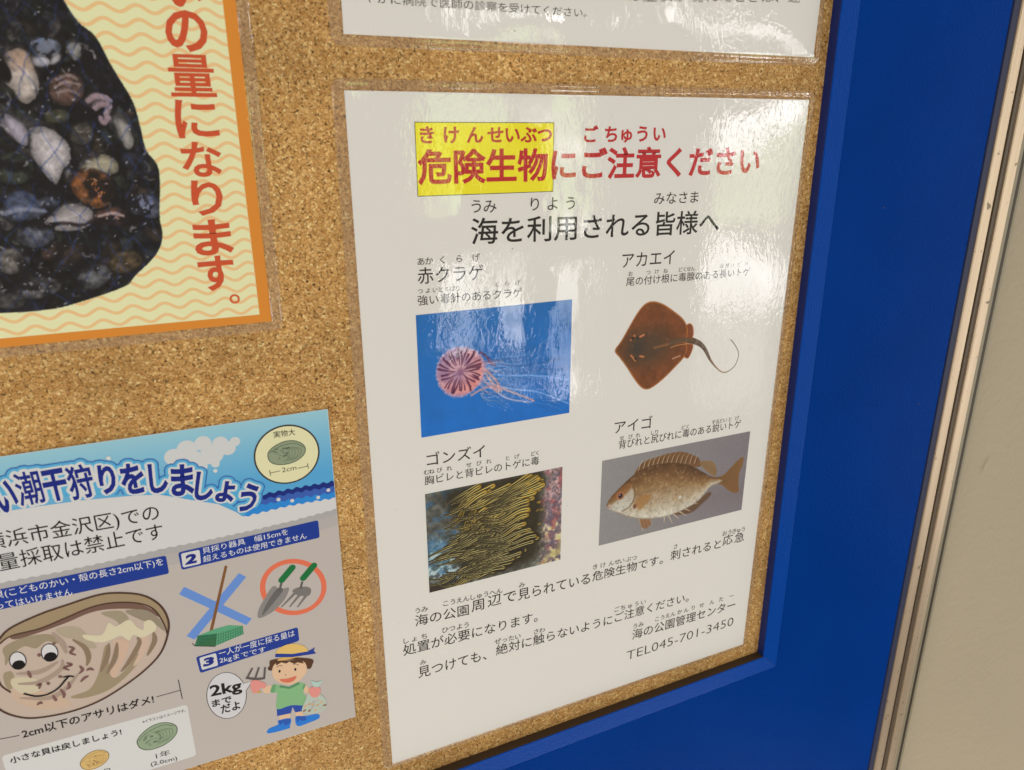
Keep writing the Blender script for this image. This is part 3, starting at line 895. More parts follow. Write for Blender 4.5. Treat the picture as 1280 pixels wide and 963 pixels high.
for (pts, cc, wd, al) in [([(385, 600), (430, 665), (480, 690), (560, 720), (620, 745)], (228, 150, 120), .7, .75),
                      ([(380, 640), (430, 690), (500, 735), (600, 750)], (214, 178, 180), .6, .7),
                      ([(400, 660), (520, 690), (640, 705), (785, 760)], (190, 190, 215), .5, .55),
                      ([(390, 620), (520, 628), (640, 628), (790, 650)], (150, 176, 215), .45, .55),
                      ([(395, 600), (450, 660), (455, 700), (420, 680)], (226, 140, 110), .9, .7),
                      ([(330, 720), (380, 690), (430, 680), (470, 700)], (224, 150, 128), .9, .7),
                      ([(370, 520), (400, 540), (420, 570), (440, 580)], (110, 50, 78), .9, .85),
                      ([(385, 530), (500, 580), (640, 575), (740, 550)], (40, 60, 120), .35, .5),
                      ([(385, 560), (520, 610), (640, 600), (780, 590)], (40, 60, 120), .35, .4)]:
    c.stroke(curve([J(*p) for p in pts]), wd, cc, alpha=al, soft=.35)
for k in range(46):      # frilly arms and fine threads drifting to the right
    x0_, y0_ = rng.uniform(350, 400), rng.uniform(560, 720)
    ln = rng.uniform(40, 230); dy = (y0_ - 600) * .25 + rng.uniform(-25, 45)
    pts = [J(x0_ + ln * q / 7 + rng.uniform(-7, 7), y0_ + dy * q / 7 + rng.uniform(-9, 9)) for q in range(8)]
    cl_ = [(226, 160, 140), (206, 178, 190), (176, 170, 200), (150, 90, 110)][k % 4]
    c.stroke(curve(pts), rng.uniform(.2, .5), cl_, alpha=rng.uniform(.3, .65), soft=.3, taper=lambda q: 1.1 - .8 * q)
ring = []
for k in range(60):
    t_ = 2 * math.pi * k / 60
    r = rj * (1 + .025 * math.sin(t_ * 16) + .03 * math.sin(t_ * 3 + 1))
    ring.append((ctr[0] + r * math.cos(t_), ctr[1] + r * 1.02 * math.sin(t_)))
c.poly(ring, (168, 128, 158), .82, soft=1.0)
dx = c.X - ctr[0]; dz = c.Z - ctr[1]; rr = np.sqrt(dx * dx + dz * dz) / rj; an = np.arctan2(dz, dx)
inside = np.clip((1 - rr) * 8, 0, 1)
warm = np.clip(.5 - (an + .6) ** 2 * 0 + .5 * np.cos(an + .9), 0, 1) * np.clip(rr * 1.3, 0, 1)
c.blend(inside * (.15 + .6 * warm), (226, 128, 108))
c.blend(inside * np.clip((c.noise(3.2, 8, 4) - .42) * 4, 0, 1) * .5, (238, 178, 168))
c.blend(inside * np.clip((c.noise(4.2, 18, 3) - .5) * 4, 0, 1) * .35, (128, 92, 130))
for k in range(34):
    t_ = 2 * math.pi * (k + rng.uniform(-.3, .3)) / 34; r0 = rng.uniform(.1, .5); r1 = rng.uniform(.72, .95)
    w0 = rng.uniform(-.45, .45)
    pts = [(ctr[0] + rj * r * math.cos(t_ + w0 * (r - .5)), ctr[1] + rj * r * math.sin(t_ + w0 * (r - .5))) for r in np.linspace(r0, r1, 6)]
    c.stroke(pts, rng.uniform(.55, .9), (78, 34, 60), alpha=.82, soft=.3, taper=lambda q: .35 + .9 * q)
c.ellipse(ctr, 1.6, 1.6, 0, (110, 60, 90), .5, soft=1.2)
for k in range(60):
    t_ = rng.uniform(0, 6.28); r = rng.uniform(.93, 1.03) * rj
    c.ellipse((ctr[0] + r * math.cos(t_), ctr[1] + r * math.sin(t_)), .4, .25, t_, (222, 176, 184), .55, soft=.3)
c.a *= (.97 + .06 * np.random.default_rng(1).random(c.a.shape[:2]))[..., None]
c.build('jellyfish_picture', HP + .03, notice)

# --- stingray picture (cut out on the white sheet)
S = Crop(740, 300, 963 / 220)
px_ = [S(*p) for p in ((120, 330), (810, 330), (120, 830), (810, 830))]
x0, x1 = min(p[0] for p in px_), max(p[0] for p in px_); z0, z1 = min(p[1] for p in px_), max(p[1] for p in px_)
c = Canvas(x0, x1, z0, z1, 4.6, (213, 204, 193))
tail = curve([S(*p) for p in [(430, 565), (480, 548), (540, 550), (590, 570), (620, 605), (645, 655), (680, 700), (715, 725), (750, 715), (785, 680), (800, 630), (790, 590), (758, 545)]])
c.stroke(tail, 4.4, (84, 62, 44), soft=.25, taper=lambda q: np.clip(1 - q * 1.9, .0, 1) * .9 + .09)
c.stroke([(p[0] - .15, p[1] + .55) for p in tail[:46]], .5, (214, 140, 84), .6, taper=lambda q: 1 - .6 * q)
for lobe in ([(490, 520), (515, 470), (535, 458), (552, 480), (550, 530), (520, 545)], [(470, 610), (510, 645), (530, 640), (550, 590), (545, 570), (500, 575)]):
    c.poly(curve(S.many(lobe), True), (122, 62, 30), soft=.35)
    c.stroke(curve(S.many(lobe), True), .4, (190, 110, 50), .7)
body = curve(S.many([(124, 606), (160, 550), (205, 470), (250, 395), (290, 350), (335, 336), (390, 352), (450, 392), (495, 430), (520, 475), (522, 520), (515, 560), (520, 600), (500, 645), (450, 700), (395, 755), (340, 800), (300, 818), (265, 805), (225, 755), (190, 700), (150, 645)]), True)
sd = c.sdf(body)
inn = np.clip(.5 - sd / .3, 0, 1)
base = np.array([112, 60, 29]) * (.82 + .36 * c.noise(3, 5, 4))[..., None]
c.blend(inn, base)
mid = np.array(S(300, 590)); d1 = np.sqrt(((c.X - mid[0]) / 13.5) ** 2 + ((c.Z - mid[1]) / 9.5) ** 2)
c.blend(inn * np.clip(1.45 - d1, 0, 1) * .8, (70, 54, 40))
c.blend(inn * np.clip(1 - np.sqrt(((c.X - S(245, 590)[0]) / 6.2) ** 2 + ((c.Z - S(245, 590)[1]) / 6.5) ** 2), 0, 1) * .8, (54, 48, 44))
c.blend(np.clip(1 - np.abs(sd + .35) / .38, 0, 1) * .75, (206, 122, 48))
c.blend(inn * (c.noise(.7, 31, 2) > .74) * .12, (190, 150, 100))
c.stroke(curve([S(*p) for p in [(340, 590), (400, 575), (460, 560), (520, 555)]]), 1.2, (150, 98, 56), .55, soft=.8)
for p, q, rr_ in ((S(212, 548), S(232, 524), .9), (S(262, 530), S(282, 520), 1.0), (S(212, 632), S(235, 660), .8), (S(262, 636), S(280, 640), .9)):
    c.stroke([p, q], rr_, (206, 122, 70), .85, soft=.5)
c.ellipse(S(222, 538), .9, .7, .4, (34, 28, 26), .9, soft=.4); c.ellipse(S(238, 650), .9, .6, -.3, (34, 28, 26), .8, soft=.4)
c.ellipse(S(250, 538), .8, .6, .4, (40, 34, 32), .8, soft=.4)
c.stroke(curve([S(*p) for p in [(430, 590), (460, 578), (520, 568)]]), .5, (196, 132, 80), .7)
c.stroke(curve([S(*p) for p in [(440, 650), (465, 640), (480, 635)]]), .8, (200, 160, 130), .6)
c.stroke(curve([S(*p) for p in [(470, 600), (500, 615), (520, 640)]]), .5, (80, 50, 34), .6)
c.stroke(tail[:30], 2.6, (86, 66, 48), .8, soft=.7, taper=lambda q: 1 - .5 * q)
c.build('stingray_picture', HP + .03, notice)

# --- eel catfish picture
Gz = Crop(500, 540, 1051 / 240)
x0, x1, z0, z1 = 22.0, 87.8, -208.0, -158.9
c = Canvas(x0, x1, z0, z1, 5.2)
u = (c.X - x0) / (x1 - x0); v = (c.Z - z0) / (z1 - z0)
n1 = c.noise(6, 11, 4); n2 = c.noise(2.0, 12, 3); n3 = c.noise(1.2, 15, 3); n4 = c.noise(3.5, 19, 3)
c.a = np.array([88, 86, 78]) * (.5 + n2)[..., None]
c.blend(np.clip((.35 - u) * 4, 0, 1) * np.clip((.62 - v) * 5, 0, 1) * np.clip((v - .12) * 6, 0, 1), np.array([92, 124, 136]) * (.35 + 1.3 * n2)[..., None])
c.blend(np.clip((.5 - u) * 4, 0, 1) * np.clip((n2 - .52) * 7, 0, 1) * np.clip((.6 - v) * 5, 0, 1), (170, 186, 184))
c.blend(np.clip((n4 - .55) * 8, 0, 1) * np.clip((.5 - u) * 3, 0, 1) * .6, (52, 92, 128))
c.blend(np.clip((.3 - u) * 6, 0, 1) * np.clip((.16 - v) * 9, 0, 1), np.array([38, 32, 26]) * (.6 + n3)[..., None])
right = np.clip((u - .80 + (n1 - .5) * .25) * 14, 0, 1)
c.blend(right, np.array([150, 120, 118]) * (.25 + 1.45 * n3)[..., None])
c.blend(right * np.clip((n2 - .5) * 8, 0, 1) * np.clip((.55 - v) * 6, 0, 1), (206, 196, 150))
c.blend(right * np.clip((n4 - .52) * 9, 0, 1) * .7, (150, 74, 74))
c.blend(right * np.clip((.52 - n2) * 8, 0, 1) * .6, (84, 80, 96))
c.blend(right * np.clip((.4 - v) * 4, 0, 1) * np.clip((n1 - .42) * 6, 0, 1) * .7, (176, 158, 96))
# shoal: dark mass, then single fish with pale stripes
mass = curve(Gz.many([(250, 330), (420, 285), (600, 240), (760, 215), (765, 300), (780, 420), (765, 520), (760, 640), (700, 710), (560, 765), (440, 800), (380, 790), (330, 740), (300, 650), (340, 560), (300, 470), (260, 420)]), True)
c.poly(mass, (38, 29, 14), .85, soft=5.0)
rng = random.Random(12)
fish = []
for k in range(210):
    hy = rng.uniform(0, 1)
    lim = .80 + .05 * math.sin(hy * 9) + .025 * math.sin(hy * 23) - (max(0, .28 - hy)) * .9
    hx = rng.uniform(.30, lim) if rng.random() < .55 else lim - abs(rng.gauss(0, .07))
    fish.append((hx, hy))
fish.sort(key=lambda q: q[0] - .6 * q[1] + rng.uniform(-.06, .06))
for hx, hy in fish:
    gx = 140 + hx * 740
    gy = 340 - hx * 135 + (1 - hy) * 500 - 5
    ang = math.radians(4 + 34 * max(0, .86 - hx) + 20 * hy + 9 * math.sin(hx * 9 + hy * 7) + rng.uniform(-3, 3))
    ln = rng.uniform(150, 290)
    bend = .30 * math.sin(hy * 8 + hx * 5) + .18 + rng.uniform(-.08, .08)
    pts = []
    px0, py0 = gx, gy
    for q in range(9):
        pts.append(Gz(px0, py0)); a2 = ang + bend * math.sin(q / 8 * 5)
        px0 -= ln / 8 * math.cos(a2); py0 += ln / 8 * math.sin(a2) * .95
    cc = [(138, 108, 34), (92, 72, 24), (44, 34, 16), (170, 134, 42)][rng.choice([0, 0, 1, 1, 3, 3] if hy > .6 else [0, 1, 2, 2, 2, 2])]
    cv = curve(pts, k=3)
    c.stroke(cv, 3.0, (22, 17, 8), .85, soft=.3, taper=lambda q: 1 - .75 * q)
    c.stroke(cv, 2.4, cc, .95, soft=.3, taper=lambda q: 1 - .8 * q)
    for off in (-.5, .6):
        c.stroke([(p[0], p[1] + off * (1 - .6 * i / len(cv))) for i, p in enumerate(cv)], .24, (236, 216, 140), .95, soft=.12)
    c.stroke([(p[0], p[1] + .05) for p in cv], .62, (22, 16, 8), .9, soft=.2)
    c.ellipse(cv[0], .8, .5, -.3, (170, 132, 52), .6, soft=.4)
for k in range(26):       # yellow snouts crowding on the right
    p = Gz(rng.uniform(640, 780), rng.uniform(215, 640))
    c.ellipse(p, .9, .5, rng.uniform(-.5, .5), (196, 152, 48), .5, soft=.4)
c.build('catfish_picture', HP + .03, notice)

# --- rabbitfish picture
R_ = Crop(740, 500, 1059 / 220)
x0, x1, z0, z1 = 108.9, 197.3, -205.7, -160.0
c = Canvas(x0, x1, z0, z1, 4.8, (128, 121, 119))
u = (c.X - x0) / (x1 - x0); v = (c.Z - z0) / (z1 - z0)
c.a = (np.array([137, 131, 127]) * (1 - u[..., None]) + np.array([120, 110, 112]) * u[..., None]) * (.96 + .08 * c.noise(1.2, 2, 2, sx=3))[..., None]
c.blend(np.clip(.5 - np.abs(v - .25) * 2.4, 0, 1) * np.clip(u * 2 - .4, 0, 1) * .5, (104, 88, 90))
rng = random.Random(5)
# fins behind the body
dors = curve(R_.many([(255, 445), (290, 390), (330, 362), (385, 345), (430, 330), (480, 318), (540, 312), (590, 325), (640, 350), (650, 400), (560, 400), (420, 400), (300, 440)]), True)
c.poly(dors, (112, 76, 44), soft=.5)
soft_d = curve(R_.many([(645, 380), (680, 365), (720, 370), (745, 400), (748, 440), (735, 460), (690, 430)]), True)
c.poly(soft_d, (134, 100, 62), .9, soft=.5)
for k in range(12): c.stroke([R_(652 + k * 8, 385 + k * 6), R_(668 + k * 7.4, 368 + k * 5)], .22, (80, 56, 34), .6)
for k in range(13):
    tx = 285 + k * 28; ty = 395 - 62 * math.sin(min(1, (k + 2) / 9) * 1.5)
    c.stroke([R_(tx - 6, ty + 50), R_(tx + 6, ty + 10), R_(tx + 22, ty - 16)], .38, (200, 176, 148), .85, soft=.25, taper=lambda q: 1.1 - .7 * q)
    c.stroke([R_(tx - 2, ty + 52), R_(tx + 14, ty + 14)], .7, (72, 46, 26), .6, soft=.4)
c.poly(curve(R_.many([(480, 690), (560, 655), (640, 600), (700, 555), (715, 570), (660, 625), (590, 680)]), True), (96, 66, 44), .9, soft=.5)
for (a_, b_) in (((285, 715), (305, 790)), ((300, 712), (320, 775)), ((320, 712), (345, 760)), ((335, 710), (362, 745)), ((435, 690), (432, 740)), ((455, 690), (482, 740)), ((480, 680), (522, 715)), ((520, 668), (568, 698)), ((545, 650), (592, 668)), ((585, 622), (635, 624))):
    c.stroke([R_(*a_), R_(*b_)], .75, (196, 172, 140), .9, soft=.3, taper=lambda q: 1.1 - .8 * q)
c.poly(R_.many([(283, 715), (345, 712), (358, 745), (325, 775), (296, 768)]), (134, 88, 52), .8, soft=.6)
tailp = curve(R_.many([(745, 468), (790, 450), (840, 400), (885, 355), (910, 345), (905, 390), (885, 440), (880, 500), (880, 550), (850, 558), (815, 540), (780, 512), (750, 500)]), True)
c.poly(tailp, (122, 84, 46), soft=.3)
for k in range(12): c.stroke([R_(775 + k, 480 + k * 1.5), R_(880 - k * 1, 372 + k * 15)], .25, (86, 58, 32), .35)
body = curve(R_.many([(86, 635), (110, 590), (150, 545), (205, 490), (265, 440), (330, 405), (420, 383), (520, 380), (600, 398), (660, 430), (720, 462), (762, 466), (785, 480), (760, 500), (715, 520), (680, 560), (640, 605), (580, 645), (500, 683), (420, 708), (340, 716), (250, 712), (180, 690), (130, 672), (96, 655)]), True)
sd = c.sdf(body); inn = np.clip(.5 - sd / .3, 0, 1)
# back brown, belly pale: shade by how far across the body
top = np.interp(c.X.ravel(), *zip(*sorted([R_(86, 630), R_(150, 545), R_(265, 440), R_(420, 383), R_(520, 380), R_(660, 430), R_(785, 475)]))).reshape(c.X.shape)
bot = np.interp(c.X.ravel(), *zip(*sorted([R_(86, 645), R_(180, 690), R_(340, 716), R_(500, 683), R_(640, 605), R_(715, 520), R_(785, 485)]))).reshape(c.X.shape)
q = np.clip((top - c.Z) / (top - bot + 1e-6), 0, 1)
nn = c.noise(1.5, 21, 3); n5 = c.noise(5, 22, 3)
cols = np.array([[84, 54, 30], [116, 80, 46], [138, 104, 66], [160, 134, 104], [184, 168, 144], [200, 190, 172]], float)
qi = np.clip(q + (n5 - .5) * .25, 0, .999) * 5; i0 = qi.astype(int); fq = (qi - i0)[..., None]
c.blend(inn, (cols[i0] * (1 - fq) + cols[np.minimum(i0 + 1, 5)] * fq) * (.88 + .24 * nn)[..., None])
c.blend(inn * (c.noise(1.3, 33, 2) > .70) * .25, (206, 178, 130))
c.blend(inn * (c.noise(1.0, 35, 2) < .34) * .2, (96, 66, 44))
c.blend(np.clip(1 - np.abs(sd + .3) / .5, 0, 1) * .45, (70, 46, 28))
c.poly(curve(R_.many([(105, 640), (150, 610), (200, 560), (240, 530), (250, 590), (215, 650), (160, 668), (115, 660)]), True), (190, 184, 170), .75, soft=1.5)
c.poly(curve(R_.many([(100, 610), (150, 550), (210, 500), (240, 520), (205, 570), (150, 590)]), True), (140, 88, 46), .6, soft=1.5)
c.stroke(curve(R_.many([(245, 520), (258, 560), (245, 610), (215, 650), (180, 668)])), .6, (84, 58, 40), .6, soft=.5)
c.ellipse(R_(170, 577), 2.15, 2.15, 0, (168, 112, 74), 1, soft=.4); c.ellipse(R_(170, 577), 1.6, 1.7, 0, (120, 62, 44), 1, soft=.4)
c.ellipse(R_(170, 577), .95, 1.0, 0, (24, 18, 18), 1, soft=.3); c.ellipse(R_(166, 572), .3, .3, 0, (210, 200, 190), .9)
c.poly(curve(R_.many([(268, 650), (262, 610), (300, 575), (350, 570), (345, 600), (310, 640), (285, 662)]), True), (156, 108, 58), .75, soft=1.0)
c.ellipse(R_(256, 640), 1.0, 1.3, 0, (96, 48, 32), .8, soft=.6)
c.stroke([R_(88, 640), R_(118, 650)], .5, (160, 90, 80), .8)
for k in range(30):
    p = R_(rng.uniform(115, 235), rng.uniform(575, 665)); c.ellipse(p, .25, .5, rng.uniform(0, 3), (110, 98, 80), .5, soft=.3)
c.ellipse(R_(528, 585), .9, .9, 0, (222, 212, 196), 1); c.ellipse(R_(528, 585), .35, .35, 0, (120, 100, 80), 1)
c.build('rabbitfish_picture', HP + .03, notice)

# tiny specks of dirt on the sheet
s = Shapes(HP + .05)
rng = random.Random(2)
for k in range(46):
    s.dot((rng.uniform(3, 207), rng.uniform(-294, -3)), rng.uniform(.08, .2), ink(120, 100, 84), ry=rng.uniform(.06, .14), n=7, bump=False)
for q in ((640, 311), (643, 39)): s.dot(on_board(*q), .25, ink(80, 60, 50), n=8, bump=False)
s.build('dirt_specks', notice)['kind'] = 'stuff'
film(notice, -4.3, 212.6, -299.2, 3.9, 0, 210, -297, 0, 3, lifts=((212, 4, 26, 1.2), (-3, 3, 9, .7), (160, -40, 40, .5)))

# ================================================================== the notice above it
upper = empty('upper_notice', 'white laminated notice of black text at the top edge, above the red headed notice', 'notice')
ux0, ux1, uz0 = 1.2, 209.4, 17.5
A_ = math.radians(0.45)
me_h = HP
sheet('paper', ux0, ux1 + .2, uz0, uz0 + 297, me_h, upper, M_paper)
t = Letters(HP + .04)
t.line(cT, 'やかに病院で医師の診察を受けてください。', (142, 14), (1252, 90), -38, bold=-.004, ref='病')
t.line(cT, 'の症状が現れたときは、速', (1455, 10), (2318, 14), -52, bold=-.004, ref='速')
t.build('black_text', upper, M_black)
film(upper, -3.4, 212.3, uz0 - 3.6, uz0 + 299.5, ux0, ux1, uz0, uz0 + 297, 9, amp=.5, lifts=((212, uz0 - 3, 18, 1.4), (80, uz0 + 8, 18, .6)))

# ================================================================== the orange poster with clams
orange = empty('clam_poster', 'orange bordered laminated poster with a photo of clams in a blue net bag', 'poster', loc=(-32.2, 0, -78))
OX1, OZ0 = -32.0, -77.9
tilt = 0.004
M_org = None
s = Shapes(HP - .004)
s.poly(rect(OX1 - 297, OX1, OZ0, OZ0 + 210), ink(208, 128, 42))
ix1, iz0 = OX1 - 3.9, OZ0 + 2.9
s.poly(rect(OX1 - 293, ix1, iz0, OZ0 + 206), ink(219, 213, 165))
s.build('printed_ground', orange)
sheet('paper', OX1 - 297, OX1, OZ0, OZ0 + 210, HP - .02, orange, M_paper)
s = Shapes(HP + .016)
p0 = np.array(cO(470, 515)); p1 = np.array(cO(490, 590))
pitch = abs(cO(600, 820)[1] - cO(600, 789)[1]); wl_ = 9.6; amp_ = 1.05
k = 0; z = iz0 + 2.0
while z < OZ0 + 204:
    pts = []; x = ix1
    n_ = int((293) / (wl_ / 10)); ph = 2.3 + .12 * k
    for q in range(n_):
        xx = ix1 - q * wl_ / 10
        if xx < OX1 - 150: break
        pts.append((xx, z + amp_ * math.sin(2 * math.pi * (xx - ix1) / wl_ + ph)))
    s.stroke(pts, 1.05, ink(224, 182, 126), smooth=False, bump=None)
    z += pitch; k += 1
s.h += .006
s.build('wave_pattern', orange)
# bag of clams
out_px = [(150, -60), (175, 0), (215, 60), (262, 100), (300, 170), (330, 220), (365, 280), (385, 350), (400, 410), (430, 450), (438, 500), (437, 590), (445, 650), (425, 700), (370, 755), (340, 785), (210, 830), (130, 848), (0, 857), (-120, 850), (-200, 800), (-240, 650), (-250, 400), (-200, 150), (-120, -60)]
bag = curve(cO.many(out_px), True, k=4)
bx = [p[0] for p in bag]; bz = [p[1] for p in bag]
c = Canvas(min(bx) - .5, max(bx) + .5, min(bz) - .5, max(bz) + .5, 3.3, (219, 213, 165))
sd = c.sdf(bag); inn = np.clip(.5 - sd / .35, 0, 1)
c_in = Canvas(min(bx) - .5, max(bx) + .5, min(bz) - .5, max(bz) + .5, 3.3, (20, 18, 24))
cc = c_in
nb = cc.noise(7, 41, 4); nf = cc.noise(1.6, 42, 3)
cc.a = np.array([30, 28, 36]) * (.1 + 1.2 * np.clip(nb * nf * 4 - .4, 0, 2))[..., None]
cc.blend(np.clip(1 - np.abs(sd + 3.0) / 5.0, 0, 1) * .55, np.array([38, 40, 62]) * (.6 + .8 * nf)[..., None])
rng = random.Random(77)


def shell(p, rx, ry, rot, color, al=1.0, net=True, ribs=True):
    cc.ellipse(p, rx * 1.08, ry * 1.08, rot, (14, 12, 16), .8 * al, soft=.9)
    cc.ellipse(p, rx, ry, rot, tuple(v_ * .62 for v_ in color), al, soft=.5)
    cc.ellipse((p[0] - rx * .08, p[1] + ry * .10), rx * .85, ry * .82, rot, color, al * .9, soft=ry * .7)
    cc.ellipse((p[0] - rx * .15, p[1] + ry * .25), rx * .4, ry * .4, rot, tuple(min(255, v_ * 1.15) for v_ in color), al * .6, soft=ry * .8)
    if ribs and min(rx, ry) > 1.6:
        for q in range(5):
            f2 = .35 + q * .13
            pts = []
            for w2 in range(9):
                t_ = math.pi * (w2 / 8 * 1.1 - .05)
                x_, y_ = rx * f2 * math.cos(t_), ry * f2 * math.sin(t_) - ry * .25
                pts.append((p[0] + x_ * math.cos(rot) - y_ * math.sin(rot), p[1] + x_ * math.sin(rot) + y_ * math.cos(rot)))
            cc.stroke(pts, .28, tuple(v_ * .72 for v_ in color), .35 * al, soft=.3)


cZ = Crop(0, 0, 4.0125)
for k in range(460):          # deep, dim shells
    p = (rng.uniform(min(bx), max(bx)), rng.uniform(min(bz), max(bz)))
    g = rng.uniform(30, 84); tint = rng.choice([(1, .95, .92), (1.05, .85, .72), (.9, .96, 1.05), (.95, 1, .85)])
    r0 = rng.uniform(1.2, 3.6)
    shell(p, r0, r0 * rng.uniform(.45, .8), rng.uniform(0, 3.1), tuple(g * t_ for t_ in tint), .88, ribs=False)
big = [(cZ, 110, 385, 72, 118, 0.25, (196, 172, 158)), (cZ, 240, 770, 82, 142, .42, (186, 174, 172)), (cZ, 72, 640, 44, 78, .7, (168, 156, 168)),
       (cZ, 210, 235, 58, 42, .2, (126, 130, 152)), (cZ, 205, 308, 40, 20, .3, (178, 168, 170)), (cZ, 380, 255, 30, 48, .1, (130, 124, 120)),
       (cZ, 345, 470, 82, 66, .3, (104, 78, 70)), (cZ, 410, 685, 50, 52, 0, (78, 70, 64)), (cZ, 625, 660, 36, 84, .25, (148, 140, 134)),
       (cZ, 500, 828, 92, 30, 0.02, (164, 150, 128)), (cZ, 455, 925, 100, 66, .1, (130, 78, 44)), (cZ, 80, 830, 60, 50, .4, (86, 92, 80)),
       (cZ, 700, 830, 42, 50, 0, (70, 74, 92)), (cZ, 495, 510, 60, 32, .3, (132, 108, 112)), (cZ, 290, 585, 62, 34, .2, (110, 106, 82)),
       (cZ, 270, 150, 22, 46, -.7, (140, 128, 124)), (cZ, 85, 125, 26, 16, 0, (120, 112, 106)), (cZ, 55, 180, 18, 26, 0, (120, 116, 106)),
       (cO, 60, 555, 44, 32, .2, (102, 110, 140)), (cO, 195, 590, 66, 32, .15, (164, 154, 152)), (cO, 310, 590, 46, 24, -.1, (112, 84, 76)),
       (cO, 100, 645, 46, 26, 0, (116, 110, 116)), (cO, 35, 715, 48, 34, .3, (152, 140, 134)), (cO, 105, 788, 64, 28, .12, (150, 142, 140)),
       (cO, 258, 758, 50, 30, .5, (140, 138, 140)), (cO, 345, 718, 46, 28, .3, (128, 104, 76)), (cO, 402, 562, 38, 28, .3, (112, 116, 140)),
       (cO, 15, 605, 26, 26, 0, (140, 132, 130)), (cO, 30, 825, 40, 22, 0, (104, 100, 98)), (cO, 145, 690, 34, 18, .4, (96, 70, 60)),
       (cO, 225, 385, 30, 26, 0, (92, 84, 80)), (cO, 365, 440, 30, 24, 0, (62, 62, 78)), (cO, 200, 700, 44, 22, .6, (84, 66, 58))]
for k in range(26):
    big.append((cO, -rng.uniform(15, 230), rng.uniform(60, 800), rng.uniform(25, 60), rng.uniform(20, 40), rng.uniform(0, 3), tuple(rng.uniform(80, 165) * np.array([1, .95, .93]))))
for cr, x, y, rx, ry, rot, colr in big:
    p = cr(x, y); sx = abs(cr(x + 10, y)[0] - p[0]) / 10; sz = abs(cr(x, y + 10)[1] - p[1]) / 10
    shell(p, rx * sx, ry * sz, rot, colr)
cc.poly(cZ.many([(255, 870), (300, 850), (330, 830), (300, 900), (275, 935)]), (18, 15, 20), .9, soft=.6)
cc.ellipse(cZ(20, 355), 1.8, 3.2, .2, (12, 10, 12), 1, soft=.6)
cV = Crop(0, 0, 963 / 330)


def drawn_shell(pts, color, top=None, ribs=None, dark=.55):
    P_ = cV.many(pts); cv_ = curve(P_, True, k=4); cen = np.mean(cv_, 0)
    cc.poly([(cen[0] + (p[0] - cen[0]) * 1.10 + .3, cen[1] + (p[1] - cen[1]) * 1.10 - .5) for p in cv_], (10, 9, 12), .85, soft=1.2)
    cc.poly(cv_, tuple(v_ * dark for v_ in color), 1, soft=.3)
    for f2, al in ((.88, .6), (.72, .6), (.5, .5), (.3, .4)):
        cc.poly([(cen[0] + (p[0] - cen[0]) * f2 - .1, cen[1] + (p[1] - cen[1]) * f2 + .3) for p in cv_], color, al, soft=2.2)
    if top: cc.poly([cv_[k] for k in range(len(cv_)) if cv_[k][1] > cen[1] + .15 * (max(p[1] for p in cv_) - cen[1])], top, .55, soft=2.5)
    if ribs:
        (ax, ay), n_ = ribs; A2 = np.array(cV(ax, ay))
        for k in range(0, len(cv_), max(1, len(cv_) // n_)):
            cc.stroke([tuple(A2), cv_[k]], .22, tuple(v_ * .5 for v_ in color), .3, soft=.3)
        for f2 in (.35, .5, .65, .8, .92):
            arc = [(A2[0] + (p[0] - A2[0]) * f2, A2[1] + (p[1] - A2[1]) * f2) for p in cv_]
            cc.stroke(arc, .2, tuple(v_ * .62 for v_ in color), .3, soft=.35)


cc.a *= .6
drawn_shell([(30, 195), (60, 178), (95, 190), (120, 240), (142, 300), (135, 350), (105, 378), (75, 370), (50, 330), (18, 298), (30, 240)], (196, 178, 166), top=(150, 112, 86), ribs=((40, 190), 9))
cc.ellipse(cV(17, 262), 1.6, 2.9, .1, (8, 7, 9), 1, soft=.5)
drawn_shell([(100, 480), (150, 462), (200, 480), (245, 520), (258, 560), (252, 600), (232, 615), (218, 655), (202, 676), (160, 630), (120, 570)], (188, 176, 174), ribs=((110, 475), 14))
drawn_shell([(8, 415), (40, 425), (95, 470), (100, 530), (70, 520), (35, 480)], (166, 154, 164), ribs=((10, 418), 8))
drawn_shell([(112, 160), (150, 138), (205, 150), (222, 180), (190, 205), (130, 200)], (104, 108, 122))
drawn_shell([(122, 215), (170, 212), (182, 232), (150, 244), (128, 236)], (180, 172, 176)); drawn_shell([(185, 236), (200, 210), (218, 200), (214, 222)], (176, 168, 170))
drawn_shell([(255, 155), (290, 160), (298, 195), (280, 220), (262, 210), (250, 180)], (132, 126, 120))
drawn_shell([(185, 300), (230, 268), (290, 280), (308, 330), (280, 375), (225, 385), (185, 350)], (96, 70, 62), ribs=((240, 280), 9))
for q in ([(200, 320), (240, 300), (290, 310)], [(210, 340), (250, 330), (285, 345)], [(205, 290), (250, 275), (280, 290)]): cc.stroke(curve(cV.many(q)), .8, (168, 150, 144), .55, soft=.5)
for q in ([(322, 368), (350, 350), (390, 360), (402, 385)], [(350, 395), (370, 380), (395, 392), (385, 425)], [(365, 430), (380, 448), (395, 430)]): cc.stroke(curve(cV.many(q)), 1.6, (160, 134, 140), .8, soft=.6)
drawn_shell([(420, 430), (450, 440), (480, 490), (485, 530), (465, 545), (445, 500), (425, 460)], (150, 142, 136), ribs=((425, 432), 8))
drawn_shell([(265, 480), (300, 450), (335, 470), (335, 510), (300, 530), (268, 515)], (84, 76, 68), ribs=((300, 490), 16))
drawn_shell([(285, 610), (340, 582), (380, 560), (425, 590), (428, 628), (380, 638), (320, 628)], (158, 146, 124), ribs=((290, 612), 9))
drawn_shell([(262, 665), (300, 620), (360, 625), (410, 660), (418, 720), (370, 760), (310, 742), (270, 705)], (132, 80, 44), ribs=((300, 625), 16))
